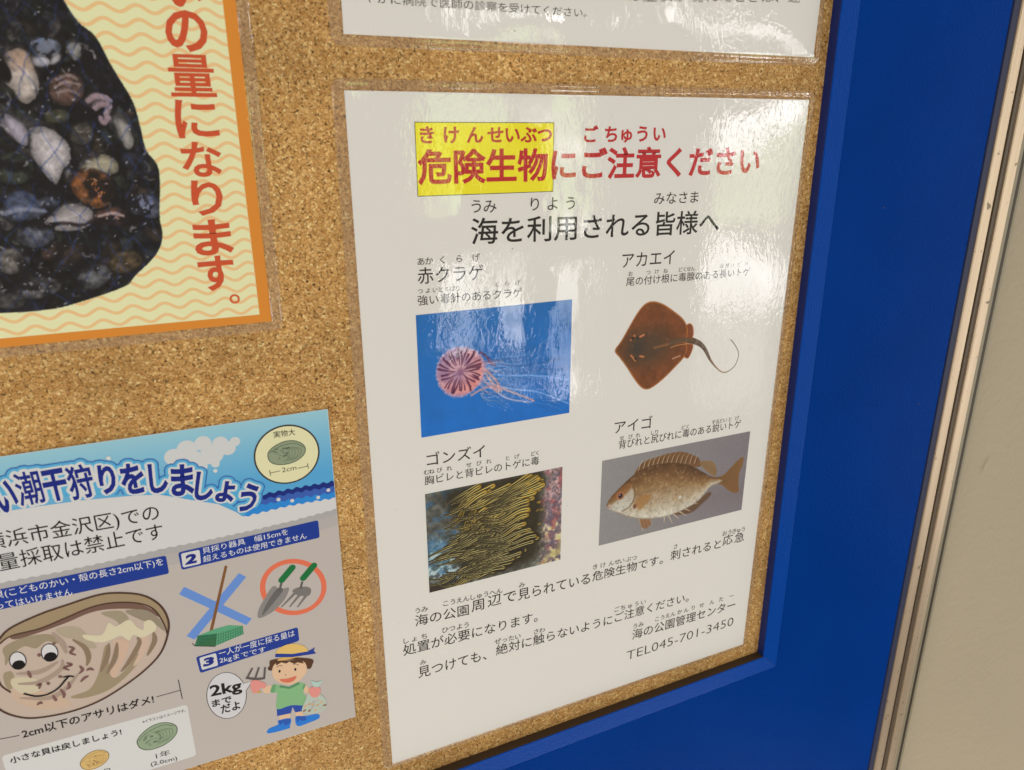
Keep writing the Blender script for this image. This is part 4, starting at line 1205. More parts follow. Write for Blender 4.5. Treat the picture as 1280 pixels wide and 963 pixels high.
drawn_shell([(0, 580), (60, 556), (115, 590), (118, 640), (70, 672), (5, 660)], (58, 62, 52)); cc.ellipse(cV(60, 610), 2.6, 1.6, .2, (14, 14, 16), 1, soft=1)
drawn_shell([(155, 822), (200, 780), (260, 756), (322, 758), (345, 800), (300, 835), (220, 842)], (166, 154, 152), ribs=((160, 822), 10)); cc.stroke(curve(cV.many([(165, 826), (230, 815), (300, 822), (340, 806)])), 1.2, (30, 22, 24), .9, soft=.6)
drawn_shell([(345, 785), (400, 765), (455, 775), (472, 808), (420, 824), (365, 815)], (98, 66, 56), ribs=((350, 790), 8)); cc.stroke(curve(cV.many([(360, 790), (410, 778), (450, 788)])), .8, (186, 166, 160), .7, soft=.5)
drawn_shell([(470, 740), (510, 712), (560, 720), (586, 760), (570, 795), (520, 790), (480, 775)], (96, 98, 116), ribs=((480, 745), 9))
drawn_shell([(68, 850), (120, 820), (185, 835), (196, 875), (140, 905), (80, 890)], (82, 82, 92), ribs=((75, 850), 9))
drawn_shell([(0, 770), (50, 745), (130, 750), (215, 700), (222, 735), (150, 790), (60, 810)], (74, 78, 94)); cc.stroke(curve(cV.many([(10, 780), (80, 765), (160, 770)])), 1.2, (150, 150, 166), .6, soft=.6)
for k in range(70):       # shards of pale shell deep in the heap
    x, y = rng.uniform(-60, 560), rng.uniform(60, 1150)
    p = cV(x, y); a_ = rng.uniform(0, 6.28); l_ = rng.uniform(.6, 2.2); g = rng.uniform(80, 170)
    cc.stroke(curve([(p[0], p[1]), (p[0] + l_ * math.cos(a_), p[1] + l_ * math.sin(a_)), (p[0] + 1.8 * l_ * math.cos(a_ + .5), p[1] + 1.8 * l_ * math.sin(a_ + .5))]), rng.uniform(.3, .8), (g, g * .94, g * .95), .55, soft=.4)
# wet glints
for k in range(420):
    p = (rng.uniform(min(bx), max(bx)), rng.uniform(min(bz), max(bz)))
    g = rng.uniform(120, 235)
    cc.ellipse(p, rng.uniform(.12, .5), rng.uniform(.08, .2), rng.uniform(0, 3), (g, g * .97, g), .65, soft=.25)
# blue net
for k in range(-30, 60):
    for sgn in (1, -1):
        pts = []
        for q in range(34):
            zz = min(bz) + q * (max(bz) - min(bz)) / 33
            xx = -115 + k * 8.6 + sgn * (zz + 60) * .62 + 1.1 * math.sin(zz * .31 + k * 1.9) + .5 * math.sin(zz * .9 + k)
            pts.append((xx, zz))
        if max(p[0] for p in pts) < min(bx) or min(p[0] for p in pts) > max(bx): continue
        cc.stroke(pts, .34, (30, 54, 120), .42, soft=.3)
grain = 1 + (cc.noise(1.3, 51, 4) - .5) * np.where(cc.a.mean(-1) > 100, .45, 1.2)
cc.a *= np.clip(grain, .3, 1.6)[..., None]
cc.blend(np.clip((cc.noise(4.5, 61, 3) - .54) * 7, 0, 1) * .8 * (cc.a.mean(-1) < 95), (12, 10, 14))
c.blend(inn, cc.a)
# keep only the bag itself: the ground of the picture is the poster's own print
me_c = c
obj_bag = c.build('clam_bag_picture', HP + .034, orange)
import bmesh as _bm
bm = _bm.new(); bm.from_mesh(obj_bag.data)
inn_f = (sd > .25).ravel()
bm.verts.ensure_lookup_table()
_bm.ops.delete(bm, geom=[v_ for v_ in bm.verts if inn_f[v_.index]], context='VERTS')
bm.to_mesh(obj_bag.data); bm.free()

t = Letters(HP + .05)
for ch, x, y, wd, ht in (('い', 505, -30, 90, 95), ('の', 510, 86, 108, 106), ('量', 525, 208, 122, 112), ('に', 538, 327, 112, 100), ('な', 552, 437, 104, 92),
                         ('り', 567, 542, 80, 92), ('ま', 583, 650, 98, 92), ('す', 593, 748, 92, 90)):
    p = cO(x, y); a_ = cO(x - wd / 2, y); b_ = cO(x + wd / 2, y); q = cO(x, y - ht / 2); r = cO(x, y + ht / 2)
    t.glyph(ch, p, b_[0] - a_[0], q[1] - r[1], bold={'量': .014, 'に': .02, 'り': .022, 'な': .022}.get(ch, .028))
p = cO(642, 818); r1 = abs(cO(656, 818)[0] - p[0])
ring = []
M_orl = ink_mat('vermilion_ink', (194, 76, 40))
t.build('vertical_slogan', orange, M_orl)
s = Shapes(HP + .05)
s.stroke([(p[0] + r1 * .8 * math.cos(a_), p[1] + r1 * .8 * math.sin(a_)) for a_ in np.linspace(0, 6.2832, 25)], r1 * .42, ink(203, 88, 42), smooth=False)
s.build('full_stop', orange)
film(orange, OX1 - 301, OX1 + 3.9, OZ0 - 3.4, OZ0 + 214, OX1 - 297, OX1, OZ0, OZ0 + 210, 21, amp=.3, lifts=((OX1 + 3, OZ0 + 16, 4, .9),))

# ================================================================== the leaflet (A5, glossy paper)
leaf = empty('clam_digging_leaflet', 'unlaminated blue and beige leaflet with smiling cartoon clam and a boy in a straw hat', 'leaflet', loc=(-15, 0, -262))
LX1, LZ1, LZ0 = -15.2, -114.2, -262.6
LX0 = LX1 - 210
HL = 0.50
sheet('paper', LX0, LX1, LZ0, LZ1, HL, leaf, M_paper, t=.12)
c = Canvas(LX0 + .12, LX1 - .12, LZ0 + .1, LZ1 - .1, .8)
zz = np.clip((c.Z - (LZ1 - 26)) / 26, 0, 1)[..., None]
c.a = np.array([86, 160, 228]) * (1 - zz) + np.array([152, 194, 222]) * zz
c.build('sky_print', HL + .008, leaf, M_gloss)

s = Shapes(HL + .016, .004)
wt = ink(212, 205, 198)
cl = ink(206, 202, 196)
for (x, y, r) in ((335, 207, 27), (262, 217, 41), (175, 217, 44), (95, 245, 52), (30, 285, 50), (300, 240, 40), (220, 270, 60), (120, 300, 60), (238, 318, 22), (160, 330, 40), (60, 330, 50)):
    p = L2(x, y); s.dot(p, abs(L2(x + r, y)[0] - p[0]), cl, bump=False)
s.h += .004
s.build('cloud_drawing', leaf, M_gloss)


def scallop(line, amp, n):
    out = []
    for i in range(len(line) - 1):
        a_, b_ = np.array(line[i]), np.array(line[i + 1]); m_ = max(1, int(n * np.linalg.norm(b_ - a_)))
        for k in range(m_):
            t_ = k / m_; p = a_ + (b_ - a_) * t_
            out.append((p[0], p[1]))
    out.append(tuple(line[-1]))
    ln = 0; res = []
    for i, p in enumerate(out):
        if i: ln += math.dist(p, out[i - 1])
        res.append((p[0], p[1] + amp * math.sin(ln * 2 * math.pi / 3.4)))
    return res


s = Shapes(HL + .03, .004)
R2 = LX1 - .15
edge = [(R2, L2(835, 405)[1]), L2(700, 428), L2(600, 447), L2(480, 470)]
e2 = [(R2, L2(835, 432)[1]), L2(700, 452), L2(600, 470), L2(455, 500)]
e3 = [(R2, L2(835, 462)[1]), L2(700, 482), L2(600, 500), L2(430, 530)]
e4 = [(R2, L2(835, 490)[1]), L2(700, 512), L2(600, 530), L2(375, 585)]
low = [L1(0, 560), (LX0 + .2, L1(0, 560)[1]), (LX0 + .2, LZ0 + .2), (R2, LZ0 + .2)]
E4 = scallop(e4, .32, 3)
title_under = [L2(340, 560), L2(250, 520), L2(120, 500), L2(-60, 470), L1(640, 480), L1(420, 500), L1(200, 530)]
s.poly(E4 + title_under + low, wt)
s.poly(scallop(edge, .38, 3) + scallop(e2, .38, 3)[::-1], ink(24, 42, 116))
s.poly(scallop(e2, .38, 3) + scallop(e3, .38, 3)[::-1], ink(58, 92, 168))
s.poly(scallop(e3, .38, 3) + scallop(e4, .32, 3)[::-1], ink(44, 132, 208))
for x, y in ((803, 450), (752, 487), (622, 503), (553, 497)): s.dot(L2(x, y), .75, wt, bump=False)
s.h += .004
g1 = [(R2, L2(840, 545)[1]), L2(640, 600), L2(430, 650), L2(200, 700), L2(0, 738), L1(600, 795), L1(300, 860), L1(0, 915), (LX0 + .2, L1(0, 925)[1])]
s.poly(scallop(g1, .22, 3) + [(LX0 + .2, LZ0 + .2), (R2, LZ0 + .2)], ink(172, 165, 160))
g2 = [(p[0], p[1] - 2.6) for p in g1]
s.poly(scallop(g2, .16, 3) + [(LX0 + .2, LZ0 + .2), (R2, LZ0 + .2)], ink(180, 170, 162))
g3 = [(p[0], p[1] - 7.5) for p in g1]
s.poly(g3 + [(LX0 + .2, LZ0 + .2), (R2, LZ0 + .2)], ink(190, 176, 165))
s.build('sea_and_sand_print', leaf, M_gloss)
hb = s.h + .006

# title with outlines
chars = [('い', L1, 28, 480, 100, 150, .1), ('潮', L1, 147, 440, 128, 165, .03), ('干', L1, 277, 425, 112, 150, .02), ('狩', L1, 405, 408, 122, 165, .04), ('り', L1, 538, 395, 76, 138, .0),
         ('を', L1, 665, 393, 106, 145, .0), ('し', L1, 793, 390, 84, 138, -.05), ('ま', L2, 72, 400, 104, 146, -.1), ('し', L2, 182, 430, 84, 132, -.22), ('ょ', L2, 287, 458, 84, 96, -.28), ('う', L2, 402, 490, 78, 130, -.42)]
tm = []
for ch, cr, x, y, wd, ht, rot in chars:
    p = cr(x, y); tm.append((ch, p, abs(cr(x + wd, y)[0] - p[0]), abs(cr(x, y + ht)[1] - p[1]), rot))
tx = [p[0] for _, p, *_ in tm]; tz = [p[1] for _, p, *_ in tm]
c = Canvas(min(tx) - 8, max(tx) + 8, min(tz) - 9, max(tz) + 10, 6.5)
dist = np.full(c.X.shape, 9.0)
for ch, p, wd, ht, rot in tm:
    v_, f_g = glyphs(ch, 0.0)
    x0_, x1_, y0_, y1_ = v_[:, 0].min(), v_[:, 0].max(), v_[:, 1].min(), v_[:, 1].max()
    X_ = (v_[:, 0] - (x0_ + x1_) / 2) / (x1_ - x0_) * wd; Y_ = (v_[:, 1] - (y0_ + y1_) / 2) / (y1_ - y0_) * ht
    ca, sa = math.cos(rot), math.sin(rot)
    W2 = np.stack([p[0] + X_ * ca - Y_ * sa, p[1] + X_ * sa + Y_ * ca], 1)
    sl = c._box((p[0] - wd / 2 - 4, p[1] - ht / 2 - 4), (p[0] + wd / 2 + 4, p[1] + ht / 2 + 4))
    Xs, Zs = c.X[sl], c.Z[sl]; best = np.full(Xs.shape, 81.0)
    for a_, b_ in outline_edges(f_g):
        A_2, e = W2[a_], W2[b_] - W2[a_]; L_ = e @ e + 1e-12
        t_ = np.clip(((Xs - A_2[0]) * e[0] + (Zs - A_2[1]) * e[1]) / L_, 0, 1)
        best = np.minimum(best, (Xs - A_2[0] - t_ * e[0]) ** 2 + (Zs - A_2[1] - t_ * e[1]) ** 2)
    dist[sl] = np.minimum(dist[sl], np.sqrt(best))
c.a[:] = (212, 206, 200)
c.blend(np.clip((dist - 1.15) * 6, 0, 1), (88, 168, 222))
c.blend(np.clip((dist - 2.05) * 6, 0, 1), (56, 102, 166))
ob = c.build('title_outline', hb, leaf, M_gloss)
import bmesh as _bm2
bm = _bm2.new(); bm.from_mesh(ob.data); bm.verts.ensure_lookup_table()
gone = (dist > 2.65).ravel() | (c.X > R2).ravel()
low_line = np.interp(c.X, [L1(0, 560)[0], L1(200, 530)[0], L1(420, 500)[0], L2(120, 500)[0], L2(250, 520)[0], L2(340, 560)[0], L2(480, 560)[0]],
                     [L1(0, 560)[1], L1(200, 530)[1], L1(420, 500)[1], L2(120, 500)[1], L2(250, 520)[1], L2(340, 560)[1], L2(480, 560)[1]])
gone |= ((c.Z < low_line + 2.0) & (dist > 1.1)).ravel()
_bm2.ops.delete(bm, geom=[v_ for v_ in bm.verts if gone[v_.index]], context='VERTS')
bm.to_mesh(ob.data); bm.free()
t = Letters(hb + .026)
for ch, p, wd, ht, rot in tm: t.glyph(ch, p, wd, ht, rot, bold={'潮': .014, '狩': .02}.get(ch, .036))
t.build('title_letters', leaf, ink_mat('navy_ink', (27, 38, 112), .35))
for q in (L1(545, 290), L2(237, 353)):
    s = Shapes(hb + .02); s.dot(q, .75, ink(212, 210, 208)); s.build('bubble_dot', leaf, M_gloss)
M_lk = ink_mat('leaflet_black_ink', (32, 24, 24), .35)
M_lw = ink_mat('leaflet_white_ink', (214, 208, 204), .35)
t = Letters(hb + .01)
t.line(L1, '横浜市金沢区)での', (-72, 757), (803, 598), 668, bold=.0, ref='浜')
t.line(L1, '量採取は禁止です', (3, 856), (823, 690), 772, bold=.0, ref='量')
t.build('black_text', leaf, M_lk)


def banner(name, pts, box, num, lines, numpos):
    s = Shapes(hb, .004)
    s.poly(quad_round(pts, 1.0), ink(28, 56, 138))
    if box: s.poly(quad_round(box, .7), wt)
    o = s.build(name, leaf, M_gloss)
    t = Letters(hb + .02)
    for a_ in lines: t.line(*a_, bold=-.002)
    t.build('banner_text', leaf, M_lw)
    if num:
        t = Letters(hb + .02); t.glyph(num, numpos[0], numpos[1], numpos[2], bold=.06, shear=.18)
        t.build('banner_number', leaf, ink_mat('navy_ink', (27, 38, 112), .35))


bz1 = L1(835, 776)[1]; bz0 = L1(846, 868)[1]; bxr = L1(840, 820)[0]
banner('first_banner', [(LX0 + 8, bz0), (bxr, bz0), (bxr, bz1), (LX0 + 8, bz1)], None, None,
       [(L1, '貝(こどものかい・殻の長さ2cm以下)を', (-22, 1002), (822, 830), 955, ), (L3, 'ってはいけません', (-12, 164), (362, 90), 128)], None)
pq = [L2(68, 850), L2(760, 688), L2(752, 600), L2(50, 762)]
banner('second_banner', pq, [L2(75, 838), L2(165, 818), L2(158, 748), L2(65, 768)], '2',
       [(L2, '貝採り器具　幅15cmを', (175, 770), (602, 672), 738), (L2, '超えるものは使用できません', (178, 812), (695, 692), 780)], (L2(116, 794), 3.2, 3.6))
pq = [L4(120, 478), L4(610, 318), L4(602, 250), L4(98, 398)]
banner('third_banner', pq, [L4(128, 462), L4(208, 440), L4(198, 378), L4(115, 402)], '3',
       [(L4, '一人が一度に採る量は', (214, 398), (588, 294), 364), (L4, '2kgまでです', (218, 434), (445, 376), 402)], (L4(162, 420), 3.0, 3.4))

# badge with the life-size clam
def clam(s, c, rx, ry, rot, fill, line, marks, seed):
    rng = random.Random(seed)
    ca, sa = math.cos(rot), math.sin(rot)
    T = lambda x, y: (c[0] + rx * x * ca - ry * y * sa, c[1] + rx * x * sa + ry * y * ca)
    o = [(-1, -.05), (-.92, .35), (-.6, .72), (-.1, .98), (.4, .95), (.82, .6), (1, .1), (.86, -.45), (.45, -.85), (-.1, -1), (-.65, -.85), (-.93, -.5)]
    oc = curve([T(*p) for p in o], True)
    s.poly(oc, fill); s.stroke(oc + [oc[0]], rx * .045, line, smooth=False)
    s.stroke([T(*p) for p in ((-.9, .2), (-.5, .55), (0, .72), (.5, .68), (.9, .25))], rx * .03, line)
    s.h += s.step
    for k in range(5):
        s.stroke([T(-.2 + .16 * k, .55 - .05 * k), T(.12 + .16 * k, .1), T(.05 + .15 * k, -.45), T(-.2 + .12 * k, -.72)], rx * .03, marks, bump=False)
    for k in range(24):
        x, y = rng.uniform(-.75, .1), rng.uniform(-.5, .45)
        s.stroke([T(x, y), T(x + .07, y + rng.uniform(-.12, .12)), T(x + .13, y + .03)], rx * .03, line if k % 3 else marks, bump=False)


s = Shapes(hb, .004)
pc = L2(597, 272); rb = abs(L2(764, 272)[0] - L2(430, 272)[0]) / 2
rbz = abs(L2(597, 124)[1] - L2(597, 421)[1]) / 2
s.dot(pc, rb, ink(62, 54, 46), ry=rbz, n=60); s.dot(pc, rb - .6, ink(229, 219, 168), ry=rbz - .6, n=60)
cp = L2(595, 262)
clam(s, cp, abs(L2(690, 262)[0] - cp[0]), abs(L2(595, 204)[1] - cp[1]), .0, ink(142, 150, 120), ink(74, 80, 62), ink(104, 112, 86), 3)
for a_, b_ in (((510, 365), (562, 353)), ((650, 341), (702, 329)), ((508, 350), (514, 378)), ((698, 316), (704, 342))):
    s.stroke([L2(*a_), L2(*b_)], .22, ink(60, 54, 46), smooth=False, bump=False)
s.build('life_size_badge', leaf, M_gloss)
t = Letters(hb + .05)
t.line(L2, '実物大', (530, 190), (638, 174), 156, bold=.0)
t.line(L2, '2cm', (572, 361), (643, 347), 338, bold=-.008, ref='2')
t.build('badge_text', leaf, M_lk)

# crossed-out rake basket
s = Shapes(hb, .004)
xc = ink(104, 140, 204)
s.poly(L4.many([(15, 88), (40, 50), (375, 208), (348, 240)]), xc)
s.poly(L4.many([(52, 295), (92, 312), (347, 2), (311, -17)]), xc)
s.h += .004
s.poly([L2(284, 828), L2(298, 830), L4(180, 276), L4(165, 272)], ink(128, 84, 46))
s.poly(L4.many([(108, 292), (200, 280), (195, 343), (92, 343)]), ink(58, 120, 84))
s.poly(L4.many([(108, 292), (130, 283), (200, 256), (262, 240), (328, 243), (333, 285), (195, 343), (200, 282)]), ink(92, 160, 118))
for k in range(12):
    f2 = k / 11
    s.stroke([L4(200 + 128 * f2, 282 - 39 * f2), L4(196 + 137 * f2, 342 - 57 * f2)], .18, ink(46, 104, 70), smooth=False, bump=False)
    s.stroke([L4(108 + 92 * f2, 292 - 12 * f2), L4(95 + 100 * f2, 343)], .16, ink(34, 84, 58), smooth=False, bump=False)
for k in range(4):
    f2 = k / 4 + .15
    s.stroke([L4(200, 282 + 60 * f2), L4(331, 243 + 42 * f2)], .18, ink(46, 104, 70), smooth=False, bump=False)
    s.stroke([L4(106, 292 + 50 * f2), L4(199, 282 + 60 * f2)], .16, ink(34, 84, 58), smooth=False, bump=False)
s.poly(L4.many([(150, 315), (196, 300), (196, 343), (100, 343)]), ink(52, 104, 66))
s.stroke(L4.many([(80, 330), (95, 343), (195, 345)]), .3, ink(40, 50, 40), smooth=False)
s.build('crossed_out_basket_drawing', leaf, M_gloss)

# ringed hand tools
s = Shapes(hb, .004)
ring = [L4(580 + 152 * math.cos(a_), 52 - 128 * math.sin(a_)) for a_ in np.linspace(0, 2 * math.pi, 49)]
s.stroke(ring, 2.1, ink(226, 112, 80), smooth=False)
s.poly(curve(L4.many([(480, 48), (515, 62), (558, 56), (545, 100), (515, 140), (470, 180), (410, 206), (408, 165), (440, 105)]), True), ink(138, 130, 124))
s.poly(curve(L4.many([(500, 60), (530, 66), (490, 120), (440, 180), (425, 190), (450, 130)]), True), ink(104, 98, 94))
gr = ink(122, 114, 108)
s.poly(curve(L4.many([(575, 72), (600, 55), (645, 50), (668, 65), (655, 95), (600, 92)]), True), gr)
for a_, b_ in (((595, 75), (520, 152)), ((620, 80), (562, 150)), ((650, 85), (600, 152))):
    s.stroke([L4(*a_), L4(*b_)], 1.15, gr, smooth=False, bump=False, taper=lambda q: 1.2 - .7 * q)
s.h += .004
s.stroke([L4(522, 30), L4(510, 75)], .9, ink(96, 90, 86), smooth=False); s.stroke([L4(625, 25), L4(615, 60)], .9, ink(96, 90, 86), smooth=False)
for (a_, b_) in (((622, 838), (570, 900)), ((730, 828), (678, 890))):
    A1, B1 = L2(*a_), L2(*b_)
    s.stroke([A1, B1], 2.7, ink(26, 110, 56), smooth=False); s.dot(A1, 1.35, ink(26, 110, 56)); s.dot(B1, 1.35, ink(26, 110, 56))
s.build('ringed_hand_tools_drawing', leaf, M_gloss)

# speech bubble
s = Shapes(hb, .004)
bub = [L4(250 + 98 * math.cos(a_), 588 - 114 * math.sin(a_)) for a_ in np.linspace(.55, 2 * math.pi + .2, 44)]
bub = bub + [L4(378, 518)]
s.poly(bub, ink(210, 203, 200)); s.stroke(bub, .28, ink(60, 52, 50), smooth=False, closed=True)
s.build('speech_bubble', leaf, M_gloss)
t = Letters(hb + .02)
t.line(L4, '2kg', (172, 594), (328, 562), 538, bold=.03, ref='2')
t.line(L4, 'まで', (180, 647), (278, 620), 612, bold=.03)
t.line(L4, 'だよ', (225, 680), (320, 655), 636, bold=.03)
t.build('bubble_text', leaf, M_lk)

# boy with a rake and a bag of clams
s = Shapes(hb + .01, .004)
sk = ink(232, 184, 146)
P4 = L4.many
s.poly(curve(P4([(470, 540), (440, 545), (428, 560), (445, 578), (475, 568)]), True), sk)
s.poly(curve(P4([(635, 535), (665, 560), (680, 580), (650, 580), (630, 560)]), True), sk)
s.poly(P4([(508, 660), (566, 655), (562, 708), (512, 712)]), sk); s.poly(P4([(588, 660), (625, 655), (630, 700), (595, 702)]), sk)
s.poly(curve(P4([(505, 712), (567, 701), (563, 740), (555, 752), (457, 776), (459, 752), (505, 732)]), True, k=3), ink(30, 118, 210))
s.poly(curve(P4([(592, 692), (640, 690), (700, 679), (709, 700), (660, 722), (600, 740)]), True, k=3), ink(30, 118, 210))
s.poly(P4([(506, 712), (566, 702), (563, 725), (540, 738), (530, 722), (515, 735)]), ink(34, 84, 170))
s.poly(P4([(592, 692), (640, 690), (645, 708), (625, 715), (612, 708), (600, 722)]), ink(34, 84, 170))
s.poly(P4([(498, 652), (645, 622), (632, 664), (590, 672), (576, 645), (568, 676), (500, 690)]), ink(34, 70, 156))
s.poly(curve(P4([(482, 532), (520, 542), (560, 546), (600, 524), (640, 532), (632, 558), (630, 575), (646, 602), (640, 636), (570, 636), (500, 656), (499, 600), (498, 575), (466, 572)]), True, k=3), ink(132, 178, 124))
s.poly(P4([(515, 537), (560, 545), (605, 522), (612, 532), (562, 556), (510, 548)]), ink(84, 140, 92))
s.poly(P4([(480, 533), (494, 538), (486, 574), (466, 572)]), ink(104, 156, 104)); s.poly(P4([(630, 533), (641, 534), (632, 560), (624, 552)]), ink(104, 156, 104))
s.dot(L4(470, 452), 1.3, ink(84, 54, 34)); s.dot(L4(660, 440), 1.2, sk)
s.poly(curve(P4([(462, 425), (480, 410), (570, 400), (672, 408), (674, 436), (662, 456), (640, 452), (560, 430), (490, 445), (470, 460)]), True), ink(86, 54, 34))
s.poly(curve(P4([(478, 450), (500, 425), (560, 412), (620, 415), (645, 440), (640, 480), (600, 522), (555, 534), (505, 520), (478, 490)]), True), sk)
s.poly(P4([(492, 420), (620, 408), (632, 430), (600, 424), (585, 432), (560, 420), (545, 430), (520, 424), (496, 440)]), ink(86, 54, 34))
s.dot(L4(512, 468), .42, ink(20, 14, 14), ry=.75); s.dot(L4(590, 459), .42, ink(20, 14, 14), ry=.75)
s.stroke(P4([(498, 448), (512, 440), (526, 442)]), .22, ink(60, 36, 24)); s.stroke(P4([(578, 438), (592, 432), (606, 438)]), .22, ink(60, 36, 24))
s.stroke(P4([(538, 482), (544, 486), (540, 490)]), .2, ink(150, 90, 60))
s.poly(curve(P4([(512, 508), (550, 504), (594, 492), (585, 512), (560, 524), (530, 522)]), True), ink(216, 112, 84))
s.dot(L4(572, 395), 5.9, ink(214, 168, 92), ry=1.05, rot=-.02)
s.poly(curve(P4([(495, 392), (505, 360), (545, 337), (590, 332), (635, 345), (655, 372), (655, 385), (580, 398)]), True), ink(226, 184, 104))
s.poly(P4([(492, 380), (575, 382), (650, 370), (688, 350), (680, 366), (692, 380), (655, 386), (575, 398), (490, 398)]), ink(28, 58, 140))
s.poly(curve(P4([(370, 520), (400, 512), (425, 520), (444, 530), (440, 550), (415, 552), (410, 572), (378, 572)]), True), ink(226, 142, 130))
s.stroke([L4(392, 512), L4(396, 500)], .6, ink(196, 160, 70), smooth=False); s.stroke([L4(402, 570), L4(420, 572)], .9, ink(196, 160, 70), smooth=False)
dk = ink(92, 82, 78)
s.stroke(P4([(345, 500), (395, 506), (440, 502)]), 1.0, dk)
for (a_, b_) in (((352, 500), (378, 452)), ((392, 502), (410, 448)), ((436, 500), (440, 448))): s.stroke([L4(*a_), L4(*b_)], .75, dk, smooth=False)
s.poly(P4([(664, 514), (700, 522), (726, 510), (705, 545), (682, 545)]), ink(178, 200, 186))
s.poly(curve(P4([(655, 575), (690, 570), (735, 600), (742, 640), (715, 668), (650, 680), (622, 660), (640, 610)]), True), ink(182, 190, 172))
s.poly(curve(P4([(660, 552), (690, 545), (715, 555), (705, 590), (680, 598), (660, 580)]), True), ink(226, 142, 130))
rng = random.Random(6)
for k, (x, y) in enumerate(((640, 640), (635, 662), (660, 630), (680, 618), (700, 612), (720, 620), (735, 635), (700, 635), (675, 645), (715, 650), (690, 660), (660, 662), (678, 632))):
    s.dot(L4(x, y), .85, [ink(208, 170, 130), ink(150, 120, 92), ink(196, 160, 130), ink(176, 168, 160), ink(190, 176, 160)][k % 5], ry=.6, rot=rng.uniform(-.5, .8), n=12, bump=k % 3 == 0)
s.build('boy_drawing', leaf, M_gloss)

# smiling clam
s = Shapes(hb, .0035)
P3 = L3.many
outl = [(-70, 470), (-40, 370), (0, 305), (60, 250), (200, 185), (330, 140), (480, 92), (580, 80), (700, 90), (780, 130), (825, 190), (835, 262), (800, 370), (720, 460), (600, 550), (480, 620), (340, 670), (180, 698), (80, 690), (0, 655), (-50, 590)]
oc = curve(P3(outl), True)
s.poly(oc, ink(196, 172, 154))
s.poly(curve(P3([(-40, 372), (0, 308), (60, 252), (200, 187), (330, 142), (480, 94), (580, 82), (700, 92), (780, 132), (824, 192), (832, 285), (810, 230), (760, 160), (680, 132), (560, 130), (450, 152), (330, 202), (200, 257), (60, 290), (0, 335)]), True), ink(160, 136, 104))
s.poly(curve(P3([(60, 292), (200, 258), (330, 204), (450, 155), (560, 132), (680, 134), (760, 165), (790, 200), (700, 165), (560, 160), (450, 178), (330, 228), (200, 275), (80, 310)]), True), ink(118, 88, 74))
s.poly(curve(P3([(20, 350), (120, 300), (250, 285), (290, 330), (230, 320), (180, 355), (120, 345), (60, 390), (30, 440), (25, 400)]), True), ink(156, 138, 110))
s.poly(curve(P3([(500, 180), (600, 170), (640, 215), (600, 240), (570, 215)]), True), ink(160, 144, 118))
s.poly(curve(P3([(275, 262), (340, 245), (400, 255), (440, 300), (480, 350), (430, 350), (380, 310), (320, 300)]), True), ink(176, 158, 132))
s.poly(curve(P3([(620, 170), (720, 165), (790, 210), (815, 270), (760, 230), (700, 215)]), True), ink(150, 134, 112))
s.poly(curve(P3([(350, 595), (440, 560), (480, 500), (500, 430), (520, 345), (545, 350), (540, 440), (570, 500), (640, 440), (680, 380), (700, 400), (640, 480), (540, 560), (420, 600)]), True), ink(158, 138, 108))
s.poly(curve(P3([(20, 480), (60, 470), (75, 520), (50, 560), (25, 530)]), True), ink(160, 140, 110))
s.poly(curve(P3([(60, 560), (160, 560), (300, 590), (350, 640), (200, 655), (90, 620)]), True), ink(202, 172, 146))
s.poly(curve(P3([(70, 500), (180, 505), (200, 560), (120, 580), (60, 540)]), True), ink(206, 190, 158))
s.poly(curve(P3([(560, 320), (620, 310), (640, 350), (600, 440), (570, 500), (545, 470), (590, 400)]), True), ink(206, 172, 146))
s.poly(curve(P3([(690, 300), (730, 280), (735, 340), (690, 420), (660, 440), (690, 370)]), True), ink(206, 174, 150))
s.poly(curve(P3([(410, 287), (470, 290), (510, 282), (540, 228), (575, 245), (640, 213), (680, 250), (710, 262), (715, 225), (745, 215), (772, 240), (765, 270), (705, 300), (660, 288), (640, 316), (600, 292), (560, 308), (505, 325), (430, 312)]), True), ink(214, 200, 166))
s.h += .004
br_ = ink(140, 116, 92)
for pts in ([(540, 330), (530, 400), (500, 470)], [(580, 325), (570, 400), (530, 480)], [(680, 300), (690, 330), (640, 420), (600, 470)], [(760, 275), (765, 320), (730, 390)], [(360, 310), (420, 350), (440, 400), (430, 440)], [(260, 275), (310, 330), (330, 380)], [(80, 480), (200, 470), (290, 420)], [(90, 530), (200, 520), (300, 460), (310, 410)], [(100, 600), (240, 600), (320, 560), (390, 480)]):
    s.stroke(P3(pts), 1.2, br_ if pts[0][0] > 330 else ink(168, 144, 126), bump=False, taper=lambda q: .45 + 1.1 * math.sin(math.pi * q))
s.h += .004
sq = ink(124, 88, 80)
for pts in ([(340, 345), (365, 355), (350, 375), (378, 388)], [(330, 425), (355, 435), (318, 450), (345, 462)], [(395, 440), (410, 460), (392, 480)], [(430, 465), (445, 455), (466, 462)], [(400, 520), (420, 500), (440, 490)], [(300, 555), (318, 580), (316, 600)], [(262, 585), (275, 605), (280, 615)], [(185, 635), (200, 622), (212, 628)], [(340, 520), (345, 545), (330, 555)], [(180, 540), (200, 530), (195, 555)], [(235, 520), (245, 535)], [(140, 465), (155, 500)], [(190, 380), (200, 395)], [(265, 325), (272, 335)], [(290, 490), (310, 498)]):
    s.stroke(P3(pts), .95, sq, bump=False, taper=lambda q: .5 + .7 * math.sin(math.pi * q))
s.stroke(oc + [oc[0]], .75, ink(78, 52, 38), smooth=False)
s.stroke(P3([(-20, 352), (0, 332), (60, 292), (200, 256), (330, 202), (450, 152), (560, 129), (680, 131), (760, 160), (810, 230), (830, 290)]), .5, ink(78, 52, 38))
s.stroke(P3([(-10, 500), (10, 540), (55, 572)]), .6, ink(78, 52, 38))
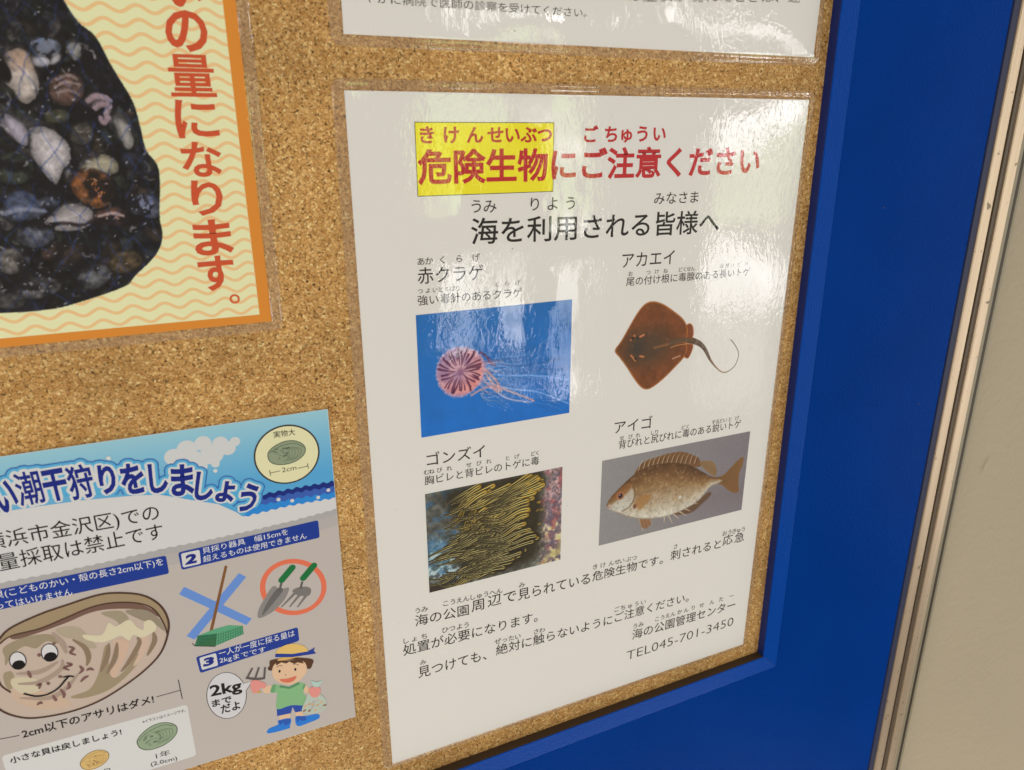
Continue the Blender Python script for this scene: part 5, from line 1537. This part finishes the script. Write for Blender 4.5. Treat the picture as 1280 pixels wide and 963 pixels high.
for (x, y) in ((90, 415), (247, 375)):
    p = L3(x, y); rx = abs(L3(x + 44, y)[0] - p[0]); rz = abs(L3(x, y + 46)[1] - p[1])
    s.dot(p, rx, ink(24, 20, 22), ry=rz, n=30); s.dot(p, rx - .3, ink(214, 206, 204), ry=rz - .3, n=30)
    q = L3(x + 4, y + 21); s.dot(q, rx * .76, ink(20, 16, 18), ry=rz * .52, n=26)
s.stroke(P3([(118, 577), (180, 590), (240, 580), (290, 550), (325, 510), (342, 492)]), .7, ink(24, 18, 20))
s.stroke(P3([(314, 497), (340, 491), (368, 494)]), .6, ink(24, 18, 20))
s.build('smiling_clam_drawing', leaf, M_gloss)
bk = ink(40, 32, 30)
for seg in ((((-60, 815), (98, 785)),), (((775, 595), (893, 562)), ((883, 510), (903, 605)))):
    s = Shapes(hb, .004)
    for a_, b_ in seg: s.stroke([L3(*a_), L3(*b_)], .35, bk, smooth=False, bump=False)
    s.build('size_line', leaf, M_gloss)
t = Letters(hb + .02)
t.line(L3, '2cm以下のアサリはダメ!', (115, 798), (765, 622), 762, bold=.022, ref='2')
t.build('bold_warning', leaf, M_lk)

# white card with small clams
s = Shapes(hb, .004)
ctr_ = L3(925, 632); cbr = L4(102, 885); ctl = L3(8, 888)
s.poly(round_rect(ctl[0], (ctr_[0] + cbr[0]) / 2, cbr[1], (ctr_[1] + ctl[1]) / 2, 1.4), ink(214, 208, 200))
p = L3(780, 788)
clam(s, p, abs(L3(888, 788)[0] - p[0]) * .98, abs(L3(780, 730)[1] - p[1]), .16, ink(146, 160, 128), ink(70, 80, 60), ink(106, 120, 90), 8)
p = L3(470, 905)
clam(s, p, abs(L3(548, 905)[0] - p[0]) * .98, abs(L3(470, 862)[1] - p[1]), .16, ink(214, 176, 108), ink(120, 84, 44), ink(180, 136, 76), 9)
s.build('small_clams_card', leaf, M_gloss)
t = Letters(hb + .05)
t.line(L3, '小さな貝は戻しましょう!', (55, 927), (605, 782), 892, bold=.02, ref='小')
t.line(L3, '※イラストはイメージです。', (708, 726), (920, 668), 711, bold=.0, ref='イ')
t.line(L3, '1年', (775, 902), (845, 882), 872, bold=-.004)
t.line(L3, '(2.0cm)', (750, 944), (880, 912), 918, bold=.003)
t.line(L3, '月', (514, 985), (552, 977), 952, bold=-.004)
t.build('card_text', leaf, M_lk)

# crack and pin holes in the cork (dark marks with a shape of their own)
s = Shapes(.01, .002)
for pts in ([(430, 713), (438, 710), (446, 711), (455, 709)],):
    s.stroke([on_board(*p) for p in pts], .35, ink(92, 58, 28))
for p in ((392, 356), (384, 352), (399, 362), (357, 470), (411, 214), (396, 474)): s.dot(on_board(*p), .5, ink(84, 54, 26), n=9, bump=False)
s.build('pin_holes', board)['kind'] = 'stuff'
